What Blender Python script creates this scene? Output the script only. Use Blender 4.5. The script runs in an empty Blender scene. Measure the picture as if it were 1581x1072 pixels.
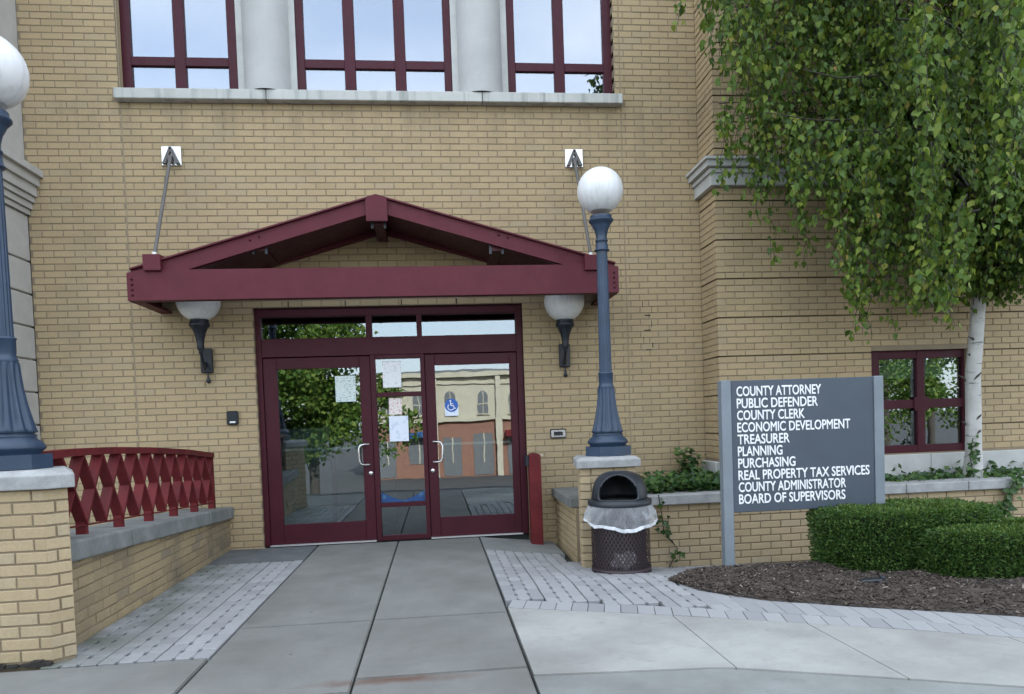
import bpy, bmesh, math, random
from mathutils import Vector, Matrix, noise as mnoise
random.seed(7)
R = math.radians
SC = bpy.context.scene
COL = SC.collection

# ------------------------------------------------------------------ camera
YAW, PIT, ROL, FPX, PPY, DIST, CAMH = 0.1037, -0.0355, -0.0355, 1109.7, 689.63, 7.8121, 1.25
FW = Vector((math.sin(YAW)*math.cos(PIT), math.cos(YAW)*math.cos(PIT), math.sin(PIT)))
RT0 = Vector((math.cos(YAW), -math.sin(YAW), 0)); UP0 = RT0.cross(FW)
RT = math.cos(ROL)*RT0 + math.sin(ROL)*UP0
UP = -math.sin(ROL)*RT0 + math.cos(ROL)*UP0
CAMP = Vector((0, -DIST, CAMH))
cd = bpy.data.cameras.new('camera'); cam = bpy.data.objects.new('camera', cd); COL.objects.link(cam)
cd.sensor_width = 36; cd.lens = FPX/1581*36; cd.shift_y = (PPY-536)/1581; cd.clip_end = 2000
m = Matrix((RT, UP, -FW)).transposed().to_4x4(); m.translation = CAMP; cam.matrix_world = m
SC.camera = cam

def P(px, py, Y=0.0):                      # photo pixel -> (x, z) on the vertical plane y = Y
    d = FW + (px-790.5)/FPX*RT + (PPY-py)/FPX*UP
    q = CAMP + d*((Y-CAMP.y)/d.y); return q.x, q.z
def G(px, py, z=0.0):                      # photo pixel -> (x, y) on the ground at height z
    d = FW + (px-790.5)/FPX*RT + (PPY-py)/FPX*UP
    q = CAMP + d*((z-CAMP.z)/d.z); return q.x, q.y
def depth_of(v): return (Vector(v)-CAMP).dot(FW)
def in_frame(v):
    p = Vector(v)-CAMP; z = p.dot(FW)
    if z < .1: return False
    return -20 < 790.5+FPX*p.dot(RT)/z < 1600 and -20 < PPY-FPX*p.dot(UP)/z < 1090

# ------------------------------------------------------------------ light
SUN_EL, SUN_AZ = R(32), R(12)              # sun stands behind the building: everything in view is open shade
w = bpy.data.worlds.new('World'); SC.world = w; w.use_nodes = True
nt = w.node_tree; bg = nt.nodes['Background']
sky = nt.nodes.new('ShaderNodeTexSky'); sky.sky_type = 'NISHITA'; sky.sun_disc = False
sky.sun_elevation = SUN_EL; sky.sun_rotation = SUN_AZ; sky.air_density = 1.0; sky.dust_density = 1.6; sky.ozone_density = 1.0
tc = nt.nodes.new('ShaderNodeTexCoord'); mp = nt.nodes.new('ShaderNodeMapping'); mp.inputs['Scale'].default_value = (1, 1, 2.2)
ns = nt.nodes.new('ShaderNodeTexNoise'); ns.inputs['Scale'].default_value = 2.2; ns.inputs['Detail'].default_value = 6
rp = nt.nodes.new('ShaderNodeValToRGB'); rp.color_ramp.elements[0].position = .32; rp.color_ramp.elements[1].position = .58
rp.color_ramp.elements[0].color = (.4, .4, .4, 1); rp.color_ramp.elements[1].color = (.82, .82, .82, 1)
mx = nt.nodes.new('ShaderNodeMix'); mx.data_type = 'RGBA'; mx.inputs[7].default_value = (4.75, 5.05, 5.45, 1)
nt.links.new(tc.outputs['Generated'], mp.inputs[0]); nt.links.new(mp.outputs[0], ns.inputs['Vector'])
nt.links.new(ns.outputs[0], rp.inputs[0]); nt.links.new(rp.outputs[0], mx.inputs[0])
nt.links.new(sky.outputs[0], mx.inputs[6]); nt.links.new(mx.outputs[2], bg.inputs[0])
bg.inputs[1].default_value = 0.13
sd = bpy.data.lights.new('sun', 'SUN'); sd.energy = 3.2; sd.angle = R(.5); sd.color = (1, .95, .87)
so = bpy.data.objects.new('sun', sd); COL.objects.link(so)
sdir = Vector((math.sin(SUN_AZ)*math.cos(SUN_EL), math.cos(SUN_AZ)*math.cos(SUN_EL), math.sin(SUN_EL)))
so.rotation_euler = sdir.to_track_quat('Z', 'Y').to_euler(); so.location = (0, 20, 30)
vs = SC.view_settings; vs.view_transform = 'Standard'; vs.look = 'None'; vs.exposure = 2.18; vs.gamma = 1
vs.use_curve_mapping = False

# ------------------------------------------------------------------ materials
def mat(name):
    m = bpy.data.materials.new(name); m.use_nodes = True
    return m, m.node_tree, m.node_tree.nodes['Principled BSDF']
def nd(nt, t, **kw):
    n = nt.nodes.new('ShaderNode'+t)
    for k, v in kw.items():
        if k in n.inputs: n.inputs[k].default_value = v
        else: setattr(n, k, v)
    return n
def ramp(nt, src, stops):
    r = nd(nt, 'ValToRGB'); cr = r.color_ramp
    while len(cr.elements) < len(stops): cr.elements.new(.5)
    for e, (p, c) in zip(cr.elements, stops): e.position = p; e.color = (*c, 1)
    nt.links.new(src, r.inputs[0]); return r.outputs[0]
def mixc(nt, fac, a, b, blend='MIX'):
    x = nd(nt, 'Mix', data_type='RGBA', blend_type=blend)
    for s, v in ((0, fac), (6, a), (7, b)):
        if isinstance(v, (int, float)): x.inputs[s].default_value = v
        elif isinstance(v, tuple): x.inputs[s].default_value = (*v, 1)
        else: nt.links.new(v, x.inputs[s])
    return x.outputs[2]
def wpos(nt): return nd(nt, 'NewGeometry').outputs['Position']
def noise(nt, scale, detail=4, rough=.55, vec=None):
    n = nd(nt, 'TexNoise', Scale=scale, Detail=detail, Roughness=rough)
    nt.links.new(vec or wpos(nt), n.inputs['Vector']); return n.outputs[0]
def bump(nt, bsdf, h, strength=.3, dist=.01):
    b = nd(nt, 'Bump', Strength=strength, Distance=dist); nt.links.new(h, b.inputs['Height']); nt.links.new(b.outputs[0], bsdf.inputs['Normal'])
def rnd(nt):                              # one random value for each loose piece or object
    g = nd(nt, 'NewGeometry'); o = nd(nt, 'ObjectInfo'); a = nd(nt, 'Math', operation='ADD'); f = nd(nt, 'Math', operation='FRACT')
    nt.links.new(g.outputs['Random Per Island'], a.inputs[0]); nt.links.new(o.outputs['Random'], a.inputs[1]); nt.links.new(a.outputs[0], f.inputs[0])
    return f.outputs[0]
def brick_mat(name, a, b, c, stain=.35, lo=.48):
    m, nt, bs = mat(name)
    base = ramp(nt, rnd(nt), [(0, a), (.45, b), (.8, b), (1, c)])
    f = noise(nt, 60, 5); base = mixc(nt, ramp(nt, f, [(.3, (0, 0, 0)), (.75, (.45, .45, .45))]), base, tuple(x*.72 for x in a))
    mpn = nd(nt, 'Mapping'); mpn.inputs['Scale'].default_value = (1.4, 1.4, .7); nt.links.new(wpos(nt), mpn.inputs[0])
    g = noise(nt, 1.1, 6, .6, mpn.outputs[0])
    base = mixc(nt, ramp(nt, g, [(lo, (0, 0, 0)), (lo+.3, (stain, stain, stain))]), base, (.12, .105, .08))
    if name == 'buff_brick':                 # water streaks that run down from the sill and below the wall plates
        mq = nd(nt, 'Mapping'); mq.inputs['Scale'].default_value = (3.2, 1, .35); nt.links.new(wpos(nt), mq.inputs[0]); st = noise(nt, 1.3, 6, .65, mq.outputs[0])
        sp = nd(nt, 'SeparateXYZ'); nt.links.new(wpos(nt), sp.inputs[0]); m1 = nd(nt, 'MapRange', interpolation_type='SMOOTHSTEP'); nt.links.new(sp.outputs[2], m1.inputs[0])
        m1.inputs[1].default_value = 3.9; m1.inputs[2].default_value = 4.64; mm = nd(nt, 'Math', operation='MULTIPLY'); nt.links.new(m1.outputs[0], mm.inputs[0])
        nt.links.new(ramp(nt, st, [(.46, (0, 0, 0)), (.66, (.42, .42, .42))]), mm.inputs[1]); m2 = nd(nt, 'Math', operation='LESS_THAN'); nt.links.new(sp.outputs[2], m2.inputs[0]); m2.inputs[1].default_value = 4.66
        m3 = nd(nt, 'Math', operation='MULTIPLY'); nt.links.new(mm.outputs[0], m3.inputs[0]); nt.links.new(m2.outputs[0], m3.inputs[1]); base = mixc(nt, m3.outputs[0], base, (.15, .125, .085))
    nt.links.new(base, bs.inputs['Base Color']); bs.inputs['Roughness'].default_value = .85
    bump(nt, bs, noise(nt, 240, 3), .35, .003); return m
def spots(nt, c):                             # old drips, gum and tyre dust on paving
    c = mixc(nt, ramp(nt, noise(nt, .9, 8, .65), [(.40, (0, 0, 0)), (.68, (.5, .5, .5))]), c, (.105, .10, .09))
    c = mixc(nt, ramp(nt, noise(nt, 7, 8, .75), [(.55, (0, 0, 0)), (.75, (.35, .35, .35))]), c, (.09, .087, .08))
    v = nd(nt, 'TexVoronoi', Scale=2.3); nt.links.new(wpos(nt), v.inputs['Vector'])
    return mixc(nt, ramp(nt, v.outputs['Distance'], [(.018, (.7, .7, .7)), (.032, (0, 0, 0))]), c, (.06, .06, .06))
def rough_mat(name, a, b, scale=8, rough=.85, fine=150, bs_=.3, spec=None, extra=None):
    m, nt, bs = mat(name)
    c = ramp(nt, noise(nt, scale, 7, .6), [(.3, a), (.7, b)])
    c = mixc(nt, ramp(nt, noise(nt, fine, 3), [(.35, (0, 0, 0)), (.8, (.35, .35, .35))]), c, tuple(x*.6 for x in a))
    if extra: c = extra(nt, c)
    nt.links.new(c, bs.inputs['Base Color']); bs.inputs['Roughness'].default_value = rough
    if spec is not None: bs.inputs['Specular IOR Level'].default_value = spec
    bump(nt, bs, noise(nt, fine*1.3, 3), bs_, .003); return m
def paint_mat(name, col, rough=.4, var=.25, metal=0.0, coat=0):
    m, nt, bs = mat(name)
    c = ramp(nt, noise(nt, 5, 6), [(.3, tuple(x*(1-var) for x in col)), (.7, tuple(min(1, x*(1+var*.6)) for x in col))])
    c = mixc(nt, ramp(nt, noise(nt, 45, 4), [(.55, (0, 0, 0)), (.8, (.25, .25, .25))]), c, tuple(x*.55+.02 for x in col))
    nt.links.new(c, bs.inputs['Base Color']); bs.inputs['Metallic'].default_value = metal
    r = nd(nt, 'MapRange'); nt.links.new(noise(nt, 14, 4), r.inputs[0]); r.inputs[3].default_value = rough*.75; r.inputs[4].default_value = min(1, rough*1.35)
    nt.links.new(r.outputs[0], bs.inputs['Roughness']); bump(nt, bs, noise(nt, 90, 3), .08, .002); return m
def glass_mat(name, refl, tint, wob=.02, scale=2.5):
    m, nt, bs = mat(name); out = nt.nodes['Material Output']; nt.nodes.remove(bs)
    tr = nd(nt, 'BsdfTransparent'); tr.inputs[0].default_value = (*tint, 1)
    gl = nd(nt, 'BsdfGlossy'); gl.inputs['Roughness'].default_value = .004; gl.inputs[0].default_value = (.90, .94, 1, 1)
    b = nd(nt, 'Bump', Strength=wob, Distance=.05); nt.links.new(noise(nt, scale, 2), b.inputs['Height']); nt.links.new(b.outputs[0], gl.inputs['Normal'])
    fr = nd(nt, 'Fresnel', IOR=1.5); ad = nd(nt, 'Math', operation='ADD', use_clamp=True); ad.inputs[1].default_value = refl; nt.links.new(fr.outputs[0], ad.inputs[0])
    mx = nd(nt, 'MixShader'); nt.links.new(ad.outputs[0], mx.inputs[0]); nt.links.new(tr.outputs[0], mx.inputs[1]); nt.links.new(gl.outputs[0], mx.inputs[2])
    nt.links.new(mx.outputs[0], out.inputs[0]); return m
def leaf_mat(name, stops, transl=.35, rough=.5):
    m, nt, bs = mat(name); out = nt.nodes['Material Output']
    c = ramp(nt, rnd(nt), stops)
    nt.links.new(c, bs.inputs['Base Color']); bs.inputs['Roughness'].default_value = rough; bs.inputs['Specular IOR Level'].default_value = .35
    t = nd(nt, 'BsdfTranslucent'); nt.links.new(mixc(nt, .5, c, (.12, .2, .02)), t.inputs[0])
    mx = nd(nt, 'MixShader'); mx.inputs[0].default_value = transl
    nt.links.new(bs.outputs[0], mx.inputs[1]); nt.links.new(t.outputs[0], mx.inputs[2]); nt.links.new(mx.outputs[0], out.inputs[0]); return m

M = {}
M['brick'] = brick_mat('buff_brick', (.385, .294, .168), (.438, .336, .194), (.405, .320, .200), .24)
M['brick_pier'] = brick_mat('buff_brick_pier', (.42, .325, .195), (.48, .375, .23), (.45, .365, .245), .3)
M['brick_ramp'] = brick_mat('buff_brick_weathered', (.30, .23, .135), (.39, .30, .17), (.27, .22, .15), .85, .40)
M['mortar'] = rough_mat('mortar', (.215, .17, .112), (.275, .22, .15), 5)
M['mortar_pale'] = rough_mat('caulk', (.27, .215, .14), (.31, .25, .165), 5)
M['lime'] = rough_mat('limestone', (.42, .43, .42), (.54, .55, .53), 4, .8, 120, .15)
def lime_stain(nt, c):
    mpn = nd(nt, 'Mapping'); mpn.inputs['Scale'].default_value = (9, 9, .6); nt.links.new(wpos(nt), mpn.inputs[0])
    s = noise(nt, 1.0, 6, .65, mpn.outputs[0])
    return mixc(nt, ramp(nt, s, [(.5, (0, 0, 0)), (.72, (.7, .7, .7))]), c, (.10, .11, .10))
M['sill'] = rough_mat('stained_limestone', (.44, .46, .44), (.55, .56, .53), 4, .8, 120, .15, extra=lime_stain)
M['cap'] = rough_mat('weathered_capstone', (.27, .28, .28), (.44, .45, .45), 9, .9, 140, .4)
M['cap_dark'] = rough_mat('mossy_coping', (.13, .14, .135), (.25, .26, .255), 5, .9, 110, .4)
M['stucco'] = rough_mat('grey_stone', (.40, .395, .37), (.48, .475, .445), 6, .9, 160, .3)
M['column'] = rough_mat('column_plaster', (.42, .425, .42), (.50, .505, .50), 3, .85, 160, .2)
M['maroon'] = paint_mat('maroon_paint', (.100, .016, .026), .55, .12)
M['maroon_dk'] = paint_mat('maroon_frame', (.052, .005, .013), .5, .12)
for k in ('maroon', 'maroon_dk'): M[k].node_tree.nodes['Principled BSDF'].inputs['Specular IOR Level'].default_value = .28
M['red_rail'] = paint_mat('faded_red_paint', (.125, .015, .018), .6, .35)
M['red_rail'].node_tree.nodes['Principled BSDF'].inputs['Specular IOR Level'].default_value = .25
M['blue'] = paint_mat('slate_blue_enamel', (.026, .050, .092), .42, .2)
M['black'] = paint_mat('black_iron', (.008, .012, .02), .4, .2)
M['steel'] = paint_mat('weathered_rod', (.12, .115, .11), .6, .15, .1)
M['chrome'] = paint_mat('brushed_metal', (.7, .7, .69), .25, .05, .9)
M['white_metal'] = paint_mat('aluminium_threshold', (.62, .62, .62), .4, .08, .3)
M['globe'] = None
m, nt, bs = mat('milky_globe'); bs.inputs['Roughness'].default_value = .3; bs.inputs['Subsurface Weight'].default_value = .3
bs.inputs['Subsurface Radius'].default_value = (.1, .1, .1); bs.inputs['Subsurface Scale'].default_value = .5
mpn = nd(nt, 'Mapping'); mpn.inputs['Scale'].default_value = (16, 16, 2.2); nt.links.new(wpos(nt), mpn.inputs[0])
nt.links.new(ramp(nt, noise(nt, 1.6, 5, .6, mpn.outputs[0]), [(.45, (.76, .77, .78)), (.8, (.58, .59, .58))]), bs.inputs['Base Color']); M['globe'] = m
M['glass_up'] = glass_mat('reflective_glass', .24, (.55, .6, .62), .006, 1.2)
M['glass_door'] = glass_mat('door_glass', .13, (.66, .74, .73), .011, 2.0)
M['blind'] = rough_mat('pale_blind', (.50, .53, .56), (.60, .62, .64), 3, .9, 60, .05)
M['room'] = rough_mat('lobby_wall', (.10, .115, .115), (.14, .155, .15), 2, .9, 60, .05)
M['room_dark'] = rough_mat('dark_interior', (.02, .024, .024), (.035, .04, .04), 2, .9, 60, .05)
M['panel_grey'] = rough_mat('grey_partition', (.22, .27, .28), (.28, .32, .33), 2, .8, 60, .05)
def rust(nt, c):
    mpn = nd(nt, 'Mapping'); nt.links.new(wpos(nt), mpn.inputs[0])
    sx, sy = G(610, 1049); mpn.inputs['Location'].default_value = (-sx*1.9, -sy*12, 0); mpn.inputs['Scale'].default_value = (1.9, 12, 1)
    l = nd(nt, 'VectorMath', operation='LENGTH'); 
    wob = nd(nt, 'VectorMath', operation='ADD'); nz = nd(nt, 'TexNoise', Scale=6.0, Detail=6.0); nt.links.new(wpos(nt), nz.inputs['Vector'])
    sc = nd(nt, 'VectorMath', operation='SCALE'); sc.inputs['Scale'].default_value = 1.1; nt.links.new(nz.outputs['Color'], sc.inputs[0])
    sb = nd(nt, 'VectorMath', operation='SUBTRACT'); sb.inputs[1].default_value = (.55, .55, .55); nt.links.new(sc.outputs[0], sb.inputs[0])
    nt.links.new(mpn.outputs[0], wob.inputs[0]); nt.links.new(sb.outputs[0], wob.inputs[1])
    sep = nd(nt, 'SeparateXYZ'); nt.links.new(wob.outputs[0], sep.inputs[0]); cmb = nd(nt, 'CombineXYZ'); nt.links.new(sep.outputs[0], cmb.inputs[0]); nt.links.new(sep.outputs[1], cmb.inputs[1])
    nt.links.new(cmb.outputs[0], l.inputs[0])
    f = ramp(nt, l.outputs['Value'], [(.1, (.95, .95, .95)), (.85, (0, 0, 0))])
    c = mixc(nt, f, c, (.115, .06, .04))
    return spots(nt, c)
M['conc'] = rough_mat('walk_concrete', (.165, .168, .158), (.235, .238, .225), 2.2, .9, 170, .35, extra=rust)
M['conc_light'] = rough_mat('new_concrete', (.33, .335, .32), (.41, .415, .395), 2.0, .9, 170, .3, extra=spots)
M['conc_mid'] = rough_mat('apron_concrete', (.22, .235, .225), (.29, .305, .295), 3, .9, 200, .35, extra=spots)
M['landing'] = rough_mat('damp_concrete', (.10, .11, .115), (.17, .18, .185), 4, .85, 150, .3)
m, nt, bs = mat('paver_concrete')
c = ramp(nt, rnd(nt), [(0, (.27, .275, .285)), (.5, (.315, .322, .33)), (1, (.35, .357, .365))])
c = mixc(nt, ramp(nt, noise(nt, 160, 3), [(.4, (0, 0, 0)), (.8, (.4, .4, .4))]), c, (.16, .165, .17))
gx = nd(nt, 'SeparateXYZ'); nt.links.new(wpos(nt), gx.inputs[0])
mr = nd(nt, 'MapRange'); nt.links.new(gx.outputs[0], mr.inputs[0]); mr.inputs[1].default_value = -1.6; mr.inputs[2].default_value = -2.25; mr.inputs[3].default_value = 0; mr.inputs[4].default_value = 1
nz = noise(nt, 3.5, 6); mm = nd(nt, 'Math', operation='MULTIPLY'); nt.links.new(mr.outputs[0], mm.inputs[0]); nt.links.new(ramp(nt, nz, [(.35, (0, 0, 0)), (.6, (1, 1, 1))]), mm.inputs[1])
c = mixc(nt, mm.outputs[0], c, (.10, .115, .085))           # lichen along the foot of the low wall
nt.links.new(c, bs.inputs['Base Color']); bs.inputs['Roughness'].default_value = .9; bump(nt, bs, noise(nt, 220, 3), .4, .004); M['paver'] = m
M['joint'] = rough_mat('joint_dirt', (.025, .027, .025), (.05, .05, .045), 20, .95, 120, .4)
M['asphalt'] = rough_mat('asphalt', (.045, .046, .048), (.07, .07, .07), 3, .9, 200, .4)
M['mulch'] = rough_mat('bark_mulch', (.040, .030, .025), (.085, .066, .055), 18, .95, 90, .8)
m, nt, bs = mat('mulch_chips'); nt.links.new(ramp(nt, rnd(nt), [(0, (.028, .021, .017)), (.6, (.068, .052, .043)), (.965, (.115, .09, .074)), (1, (.34, .30, .25))]), bs.inputs['Base Color']); bs.inputs['Roughness'].default_value = .9; M['chip'] = m
M['soil'] = rough_mat('soil', (.03, .025, .018), (.06, .05, .04), 10, .95, 90, .6)
M['leaf'] = leaf_mat('birch_leaf', [(0, (.044, .098, .022)), (.35, (.098, .175, .030)), (.8, (.175, .255, .042)), (.965, (.25, .30, .04)), (.99, (.27, .26, .05)), (1, (.30, .19, .06))], .40, .45)
M['hedge'] = leaf_mat('hedge_leaf', [(0, (.030, .078, .022)), (.6, (.066, .135, .030)), (1, (.125, .205, .045))], .25, .5)
M['hedge_lit_tip'] = leaf_mat('hedge_lit_new_growth', [(0, (.06, .115, .022)), (.6, (.10, .165, .03)), (1, (.16, .22, .045))], .3, .5)  # yellow-green young tips; the lighter tone also puts sky-lit tops into the colour
M['ivy'] = leaf_mat('ivy_leaf', [(0, (.016, .05, .016)), (.6, (.04, .10, .024)), (1, (.09, .16, .035))], .2, .4)
M['far_leaf'] = leaf_mat('street_tree_leaf', [(0, (.05, .11, .02)), (.6, (.10, .18, .03)), (1, (.20, .26, .05))], .35, .6)
M['hedge_core'] = rough_mat('hedge_twigs', (.008, .016, .007), (.014, .026, .01), 20, .95, 90, .5)
m, nt, bs = mat('birch_bark')
mpn = nd(nt, 'Mapping'); mpn.inputs['Scale'].default_value = (2.5, 2.5, 16); nt.links.new(wpos(nt), mpn.inputs[0])
c = ramp(nt, noise(nt, 3, 6), [(.3, (.36, .36, .34)), (.7, (.58, .58, .56))])
c = mixc(nt, ramp(nt, noise(nt, 1.8, 4, .6, mpn.outputs[0]), [(.60, (0, 0, 0)), (.70, (.85, .85, .85))]), c, (.045, .04, .035))
nt.links.new(c, bs.inputs['Base Color']); bs.inputs['Roughness'].default_value = .75; bump(nt, bs, noise(nt, 30, 5), .5, .01); M['bark'] = m
M['twig'] = rough_mat('dark_twig', (.04, .033, .028), (.07, .06, .05), 12)
M['sign'] = paint_mat('sign_slate', (.058, .078, .105), .42, .08)
M['sign_post'] = paint_mat('sign_post_grey', (.20, .235, .27), .45, .12, .2)
m, nt, bs = mat('white_letter'); bs.inputs['Base Color'].default_value = (.82, .84, .86, 1); bs.inputs['Roughness'].default_value = .5; M['letter'] = m
M['can'] = paint_mat('brown_steel_mesh', (.038, .022, .028), .45, .2)
M['lid'] = paint_mat('black_plastic_lid', (.022, .027, .035), .42, .25)
m, nt, bs = mat('liner_film'); out = nt.nodes['Material Output']
bs.inputs['Base Color'].default_value = (.62, .66, .70, 1); bs.inputs['Roughness'].default_value = .22
tr = nd(nt, 'BsdfTransparent'); mx_ = nd(nt, 'MixShader'); lw = nd(nt, 'LayerWeight', Blend=.35); mr = nd(nt, 'MapRange'); nt.links.new(lw.outputs['Facing'], mr.inputs[0]); mr.inputs[3].default_value = .22; mr.inputs[4].default_value = .92
nt.links.new(mr.outputs[0], mx_.inputs[0]); nt.links.new(tr.outputs[0], mx_.inputs[1]); nt.links.new(bs.outputs[0], mx_.inputs[2]); nt.links.new(mx_.outputs[0], out.inputs[0]); M['liner'] = m
m, nt, bs = mat('liner_hem'); bs.inputs['Base Color'].default_value = (.68, .71, .75, 1); bs.inputs['Roughness'].default_value = .3; M['hem'] = m
def paper_mat(name, base, ink, amt, sx=40, sz=55):
    m, nt, bs = mat(name)
    mpn = nd(nt, 'Mapping'); mpn.inputs['Scale'].default_value = (sx, 1, sz*1.4); nt.links.new(wpos(nt), mpn.inputs[0])
    f = ramp(nt, noise(nt, 1.0, 3, .5, mpn.outputs[0]), [(.54, (0, 0, 0)), (.62, (amt, amt, amt))])
    nt.links.new(mixc(nt, f, base, ink), bs.inputs['Base Color']); bs.inputs['Roughness'].default_value = .55; return m
M['paper1'] = paper_mat('paper_green_grey', (.62, .70, .68), (.14, .30, .30), .8)
M['paper2'] = paper_mat('paper_white', (.78, .80, .82), (.55, .57, .62), .6, 25, 30)
M['paper3'] = paper_mat('paper_red_print', (.76, .72, .70), (.45, .08, .07), .9, 60, 60)
M['paper4'] = paper_mat('paper_blue_tint', (.70, .76, .86), (.45, .55, .70), .6, 18, 14)
M['isa_blue'] = paint_mat('sticker_blue', (.01, .10, .42), .35, .05)
M['banner_blue'] = paper_mat('banner_blue', (.01, .06, .20), (.10, .22, .34), .7, 9, 9)
M['cream'] = rough_mat('cream_render', (.40, .37, .29), (.48, .45, .36), 2, .85, 60, .1)
M['redbrick'] = rough_mat('red_brick_far', (.20, .10, .07), (.26, .14, .10), 3, .9, 40, .2)
M['glass_far'] = paint_mat('far_window', (.13, .14, .15), .2, .1)
M['dirt'] = rough_mat('dirt_mark', (.02, .02, .018), (.035, .03, .025), 20)
M['tissue'] = rough_mat('white_rubbish', (.16, .16, .165), (.30, .30, .31), 20)

# ------------------------------------------------------------------ helpers
class MB:
    def __init__(s): s.v = []; s.f = []; s.smooth = []
    def add(s, vs, fs, sm=False):
        b = len(s.v); s.v += [tuple(v) for v in vs]; s.f += [tuple(i+b for i in f) for f in fs]; s.smooth += [sm]*len(fs)
    def box(s, x0, x1, y0, y1, z0, z1, c=0.0):
        if c <= 0:
            vs = [(x, y, z) for x in (x0, x1) for y in (y0, y1) for z in (z0, z1)]
            s.add(vs, [(0, 1, 3, 2), (4, 6, 7, 5), (0, 4, 5, 1), (2, 3, 7, 6), (0, 2, 6, 4), (1, 5, 7, 3)]); return
        bm = bmesh.new(); bmesh.ops.create_cube(bm, size=1)
        for v in bm.verts: v.co = ((x0+x1)/2+v.co.x*(x1-x0), (y0+y1)/2+v.co.y*(y1-y0), (z0+z1)/2+v.co.z*(z1-z0))
        bmesh.ops.bevel(bm, geom=bm.edges[:], offset=c, segments=1, affect='EDGES', profile=.5)
        s.frombm(bm)
    def frombm(s, bm, sm=False):
        bm.verts.index_update(); s.add([v.co[:] for v in bm.verts], [[v.index for v in f.verts] for f in bm.faces], sm); bm.free()
    def prism(s, poly, d, sm=False):       # poly: list of 3-vectors, d: extrusion vector
        n = len(poly); d = Vector(d); vs = [Vector(p) for p in poly]+[Vector(p)+d for p in poly]
        s.add(vs, [tuple(range(n))[::-1], tuple(range(n, 2*n))]+[(i, (i+1) % n, n+(i+1) % n, n+i) for i in range(n)], sm)
    def lathe(s, prof, c, seg=32, flute=None, cap=True, a0=0.0):
        # prof: list (r, z[, flute]) ; c centre (x, y, z0)
        vs = []; n = len(prof)
        for p in prof:
            fl = p[2] if len(p) > 2 else 0
            for k in range(seg):
                a = a0+2*math.pi*k/seg; r = p[0]
                if fl: r *= 1-fl*(.5-.5*math.cos(flute*a))
                vs.append((c[0]+r*math.cos(a), c[1]+r*math.sin(a), c[2]+p[1]))
        fs = [(i*seg+k, i*seg+(k+1) % seg, (i+1)*seg+(k+1) % seg, (i+1)*seg+k) for i in range(n-1) for k in range(seg)]
        s.add(vs, fs, True)
        if cap:
            s.add(vs[:seg], [tuple(range(seg))[::-1]]); s.add(vs[-seg:], [tuple(range(seg))])
    def tube(s, pts, r, seg=8, cap=True):
        pts = [Vector(p) for p in pts]; n = len(pts); rs = r if isinstance(r, (list, tuple)) else [r]*n; vs = []
        ref = None
        for i, p in enumerate(pts):
            t = (pts[min(i+1, n-1)]-pts[max(i-1, 0)]).normalized()
            if ref is None: ref = t.orthogonal().normalized()
            ref = (ref-t*ref.dot(t)).normalized(); b = t.cross(ref)
            vs += [p+rs[i]*(math.cos(2*math.pi*k/seg)*ref+math.sin(2*math.pi*k/seg)*b) for k in range(seg)]
        s.add(vs, [(i*seg+k, i*seg+(k+1) % seg, (i+1)*seg+(k+1) % seg, (i+1)*seg+k) for i in range(n-1) for k in range(seg)], True)
        if cap: s.add(vs[:seg], [tuple(range(seg))[::-1]]); s.add(vs[-seg:], [tuple(range(seg))])
    def bar(s, a, b, w, d, wn):            # rectangular bar a->b, width w along (dir x wn), depth d along wn
        a, b, wn = Vector(a), Vector(b), Vector(wn).normalized(); t = (b-a).normalized(); u = t.cross(wn).normalized()
        q = [u*(w/2)+wn*(d/2), -u*(w/2)+wn*(d/2), -u*(w/2)-wn*(d/2), u*(w/2)-wn*(d/2)]
        s.prism([a+x for x in q], b-a)
    def mesh(s, name):
        me = bpy.data.meshes.new(name); me.from_pydata(s.v, [], s.f); me.polygons.foreach_set('use_smooth', s.smooth); me.update(); return me
    def build(s, name, m, parent=None, **kw):
        return obj(name, s.mesh(name), m, parent, **kw)
def obj(name, me, m, parent=None, loc=None, rz=None, kind=None, label=None, cat=None, group=None):
    o = bpy.data.objects.new(name, me); COL.objects.link(o)
    if m is not None and len(me.materials) == 0: me.materials.append(M[m] if isinstance(m, str) else m)
    if parent is not None:
        o.parent = parent
        if parent.type == 'EMPTY': o.matrix_parent_inverse = Matrix.Translation(-parent.location)
    if loc: o.location = loc
    if rz: o.rotation_euler = (0, 0, rz)
    return tag(o, label, cat, group, kind)
def tag(o, label=None, cat=None, group=None, kind=None):
    if label: o['label'] = label
    if cat: o['category'] = cat
    if group: o['group'] = group
    if kind: o['kind'] = kind
    return o
def thing(name, loc, label, cat, group=None):
    o = bpy.data.objects.new(name, None); COL.objects.link(o); o.location = loc; o.empty_display_size = .2
    return tag(o, label, cat, group)
def thing_part(name, parent, loc):          # an Empty that groups the pieces of one part
    o = bpy.data.objects.new(name, None); COL.objects.link(o); o.empty_display_size = .1
    o.parent = parent; o.matrix_parent_inverse = Matrix.Translation(-parent.location); o.location = loc; return o
def box(name, m, parent, x0, x1, y0, y1, z0, z1, c=0.0, **kw):
    b = MB(); b.box(min(x0, x1), max(x0, x1), min(y0, y1), max(y0, y1), min(z0, z1), max(z0, z1), c); return b.build(name, m, parent, **kw)
def lerp(a, b, t): return a+(b-a)*t
def pw(pts, x):                             # piecewise-linear
    if x <= pts[0][0]: return pts[0][1]
    for (a, b), (c, d) in zip(pts, pts[1:]):
        if x <= c: return b+(d-b)*(x-a)/(c-a)
    return pts[-1][1]
def zg(x, y=-1.2):                          # the forecourt is level by the walk and falls towards the planter
    return pw([(.42, 0), (1.3, -.10), (2.1, -.19), (3.6, -.215), (9, -.25)], x)*max(0.0, min(1.0, (y+2.35)/1.1))

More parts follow.
